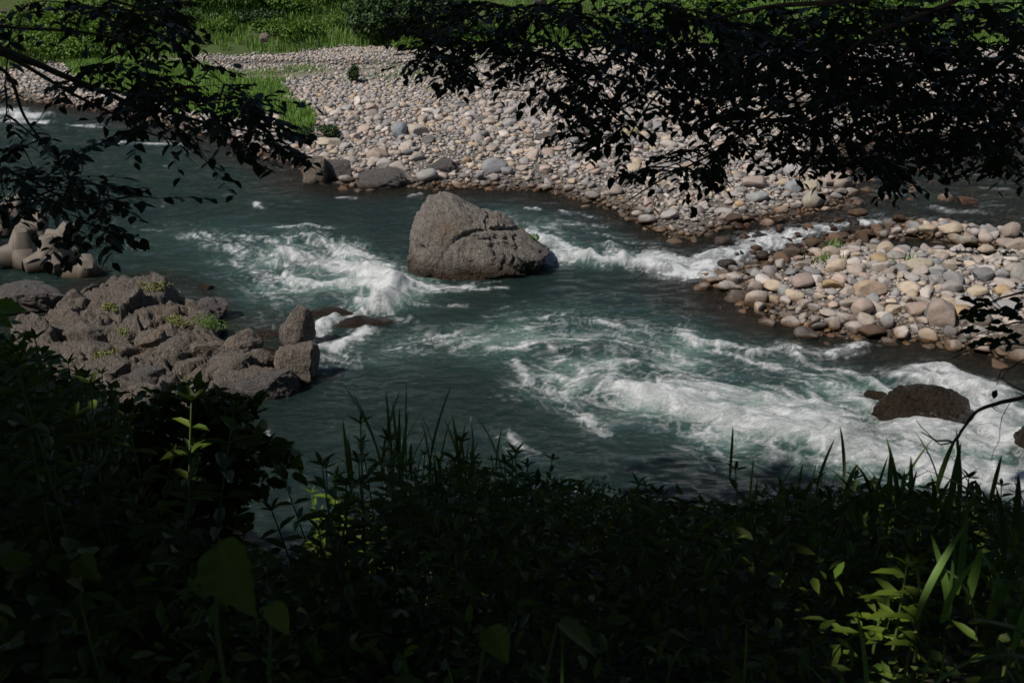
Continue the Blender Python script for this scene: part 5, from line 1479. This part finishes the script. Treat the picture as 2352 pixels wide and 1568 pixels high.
tuft(1095, 960, 1110, 5.5, 7, 703, 'thin pair of dark grass blades right of the central tuft', .3, .02)
tuft(850, 960, 1130, 5.4, 7, 704, 'bending grass blades above the slender sunlit weed', .4, .018)
tuft(2085, 1000, 1200, 4.4, 20, 705, 'tallest tuft of broad dark grass blades against the white rapids', .7, .024, .45)
tuft(1865, 1060, 1200, 4.4, 10, 706, 'short tuft of broad blades left of the tallest one against the rapids', .4, .024)
tuft(1960, 1050, 1190, 4.4, 14, 707, 'curving dark blades between the short and the tallest tuft', .7, .02, .6)
tuft(2180, 1040, 1220, 4.2, 14, 708, 'dark blade tuft right of the tallest one', .6, .024, .45)
tuft(2352, 1110, 1300, 3.4, 16, 709, 'arching bamboo-like blades at the right frame edge', .5, .03, .9)
tuft(1725, 1045, 1180, 4.8, 3, 710, 'single pale grass spike standing over the right thicket', .1, .02, .05, tint=1.2)
tuft(2240, 1250, 1440, 2.4, 8, 711, 'grey-green bamboo blades spreading in the lower right', .3, .03, 1.0, tint=.9)
tuft(2330, 1280, 1500, 2.4, 9, 712, 'lit bamboo blades low at the right frame edge', .3, .028, .9, tint=1.0)
tuft(1850, 1430, 1620, 2.6, 12, 713, 'fine grass blades in the dark lower right of the bank', .5, .012, .6, tint=.8)
tuft(2050, 1450, 1640, 2.4, 12, 714, 'long grass blades with lit edges near the bottom right', .5, .014, .6, tint=.9)
tuft(1330, 1480, 1640, 2.4, 10, 715, 'thin grass blades at the bottom centre of the bank', .4, .01, .5, tint=.7)

# big blurred leaves close to the camera
def broad_leaf(px, py, dist, L, ang, seed, lab, tint=1.0, lobed=True):
    r = np.random.default_rng(seed)
    n_ = 20; t = np.linspace(0, 1, n_); w = np.sin(np.pi * t ** .62) ** .9 * .36 * (1 - .25 * t)
    if lobed: w = w * (1 + .22 * np.abs(np.sin(t * 17)))
    cols_ = np.linspace(-1, 1, 7); V = np.array([(a * L, c_ * b * L, .16 * L * abs(c_) * b * 2 - .12 * L * a * a + .012 * L * math.sin(a * 30) * abs(c_)) for a, b in zip(t, w) for c_ in cols_])
    root = empty('broad_leaf_plant', tuple(at(px, py, dist)))
    o = link('leaf', mesh_np('leaf', V, grid_faces(n_, 7), M['leaf_weed'], True, cols=np.full((len(V), 3), tint)), root); o.rotation_euler = ang
    Vs, Fs = tube([(0, 0, 0), (-.03, .02, -.2), (-.05, .1, -.7)], [.003, .004, .005], 5); link('stem', mesh_np('stem', Vs, Fs, M['stem'], True), root)
    tag(root, lab, 'plant'); return root
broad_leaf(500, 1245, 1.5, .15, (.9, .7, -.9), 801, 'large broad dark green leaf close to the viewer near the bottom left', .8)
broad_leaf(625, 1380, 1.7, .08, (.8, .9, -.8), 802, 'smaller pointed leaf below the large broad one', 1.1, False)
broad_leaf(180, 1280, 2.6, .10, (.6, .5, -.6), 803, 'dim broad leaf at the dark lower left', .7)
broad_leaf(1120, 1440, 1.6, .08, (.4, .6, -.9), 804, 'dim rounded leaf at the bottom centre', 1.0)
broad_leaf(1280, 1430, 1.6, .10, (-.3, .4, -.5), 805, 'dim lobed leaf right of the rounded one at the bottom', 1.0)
broad_leaf(-10, 705, 7, .22, (.5, .2, .3), 806, 'sunlit bright green lobed leaf at the left frame edge above the thicket', 1.7)  # this leaf and the next: raised tint puts sunlight into the colour
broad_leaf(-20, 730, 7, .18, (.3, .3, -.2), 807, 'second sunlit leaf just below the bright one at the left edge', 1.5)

# bare twig and leafy twig hanging at the right
def twig_thing(name, paths, leaves_at, lab, seed, cat='branch'):
    r = np.random.default_rng(seed); root = empty(name, tuple(at(*paths[0][0][0])))
    off = np.array(root.location)
    for (pp, r0, r1) in paths:
        W = np.array([at(*q) for q in pp]); t0 = np.arange(len(W)); tt = np.linspace(0, len(W) - 1, len(W) * 5)
        S = np.stack([np.interp(tt, t0, W[:, i]) for i in range(3)], 1); S += np.stack([noise2(tt * 1.5, tt * 0 + i, seed) for i in range(3)], 1) * .012
        V, F = tube(S - off, np.linspace(r0, r1, len(S)), 6); link('twig', mesh_np('twig', V, F, M['bark'], True), root)
    for (px, py, d, L, a) in leaves_at:
        P = at(px, py, d)[None] - off; D = np.array([[math.cos(a), .2, math.sin(a)]]); V, F = leaves(P, D, np.array([[0, -.6, .8]]) + rvec(1, r) * .4, np.array([L]), np.array([L * .55]))
        link('leaf', mesh_np('leaf', V, F, M['leaf_tree'], True, cols=np.ones((6, 3))), root)
    tag(root, lab, cat); return root
twig_thing('bare_twig', [([(2400,880,4.2),(2352,912,4.2),(2290,925,4.2),(2250,945,4.2),(2215,985,4.2),(2185,1018,4.2),(2150,1015,4.2),(2118,992,4.2)], .012, .003),
    ([(2185,1018,4.2),(2160,1022,4.2),(2130,1000,4.2),(2110,965,4.2)], .004, .0015), ([(2352,905,4.2),(2300,870,4.2),(2310,850,4.2)], .004, .002), ([(2270,935,4.2),(2300,948,4.2)], .003, .0015),
    ([(2320,920,4.2),(2300,960,4.2),(2290,1010,4.2),(2282,1060,4.2)], .002, .0012)], [], 'bare dark twig reaching in from the right edge above the rapids', 901)
lv = [(random.uniform(2215, 2352), random.uniform(690, 800), random.uniform(4.6, 5.2), random.uniform(.05, .075), random.uniform(2.4, 4.4)) for _ in range(46)]
lv += [(2235,690,4.8,.07,3.0),(2350,770,4.8,.09,3.4),(2290,895,4.6,.06,4.6),(2340,720,4.7,.09,3.2)]
twig_thing('leafy_twig', [([(2420,640,4.8),(2352,672,4.8),(2300,690,4.8),(2250,705,4.8),(2225,700,4.8)], .008, .002), ([(2420,740,4.8),(2340,740,4.8),(2290,760,4.8),(2240,770,4.8)], .007, .002),
    ([(2400,790,4.8),(2330,790,4.8),(2250,800,4.8),(2190,822,4.8),(2120,828,4.8)], .006, .0015), ([(2340,740,4.8),(2310,720,4.8),(2270,680,4.8)], .004, .002), ([(2352,830,4.8),(2300,850,4.8),(2290,890,4.7)], .004, .0015)], lv,
    'dark leafy twigs overlapping the right end of the cobble island', 902)
twig_thing('curved_stalk', [([(1000,1570,1.6),(1005,1520,1.6),(1015,1470,1.6),(1040,1425,1.6)], .0025, .0012), ([(1005,1520,1.6),(1060,1530,1.6)], .0015, .001)], [(1020,1475,1.6,.02,4.6)], 'thin pale curved stalk at the bottom of the bank', 903, 'plant')
print('objects', len(scene.objects), 'tris', sum(len(m.polygons) for m in bpy.data.meshes))
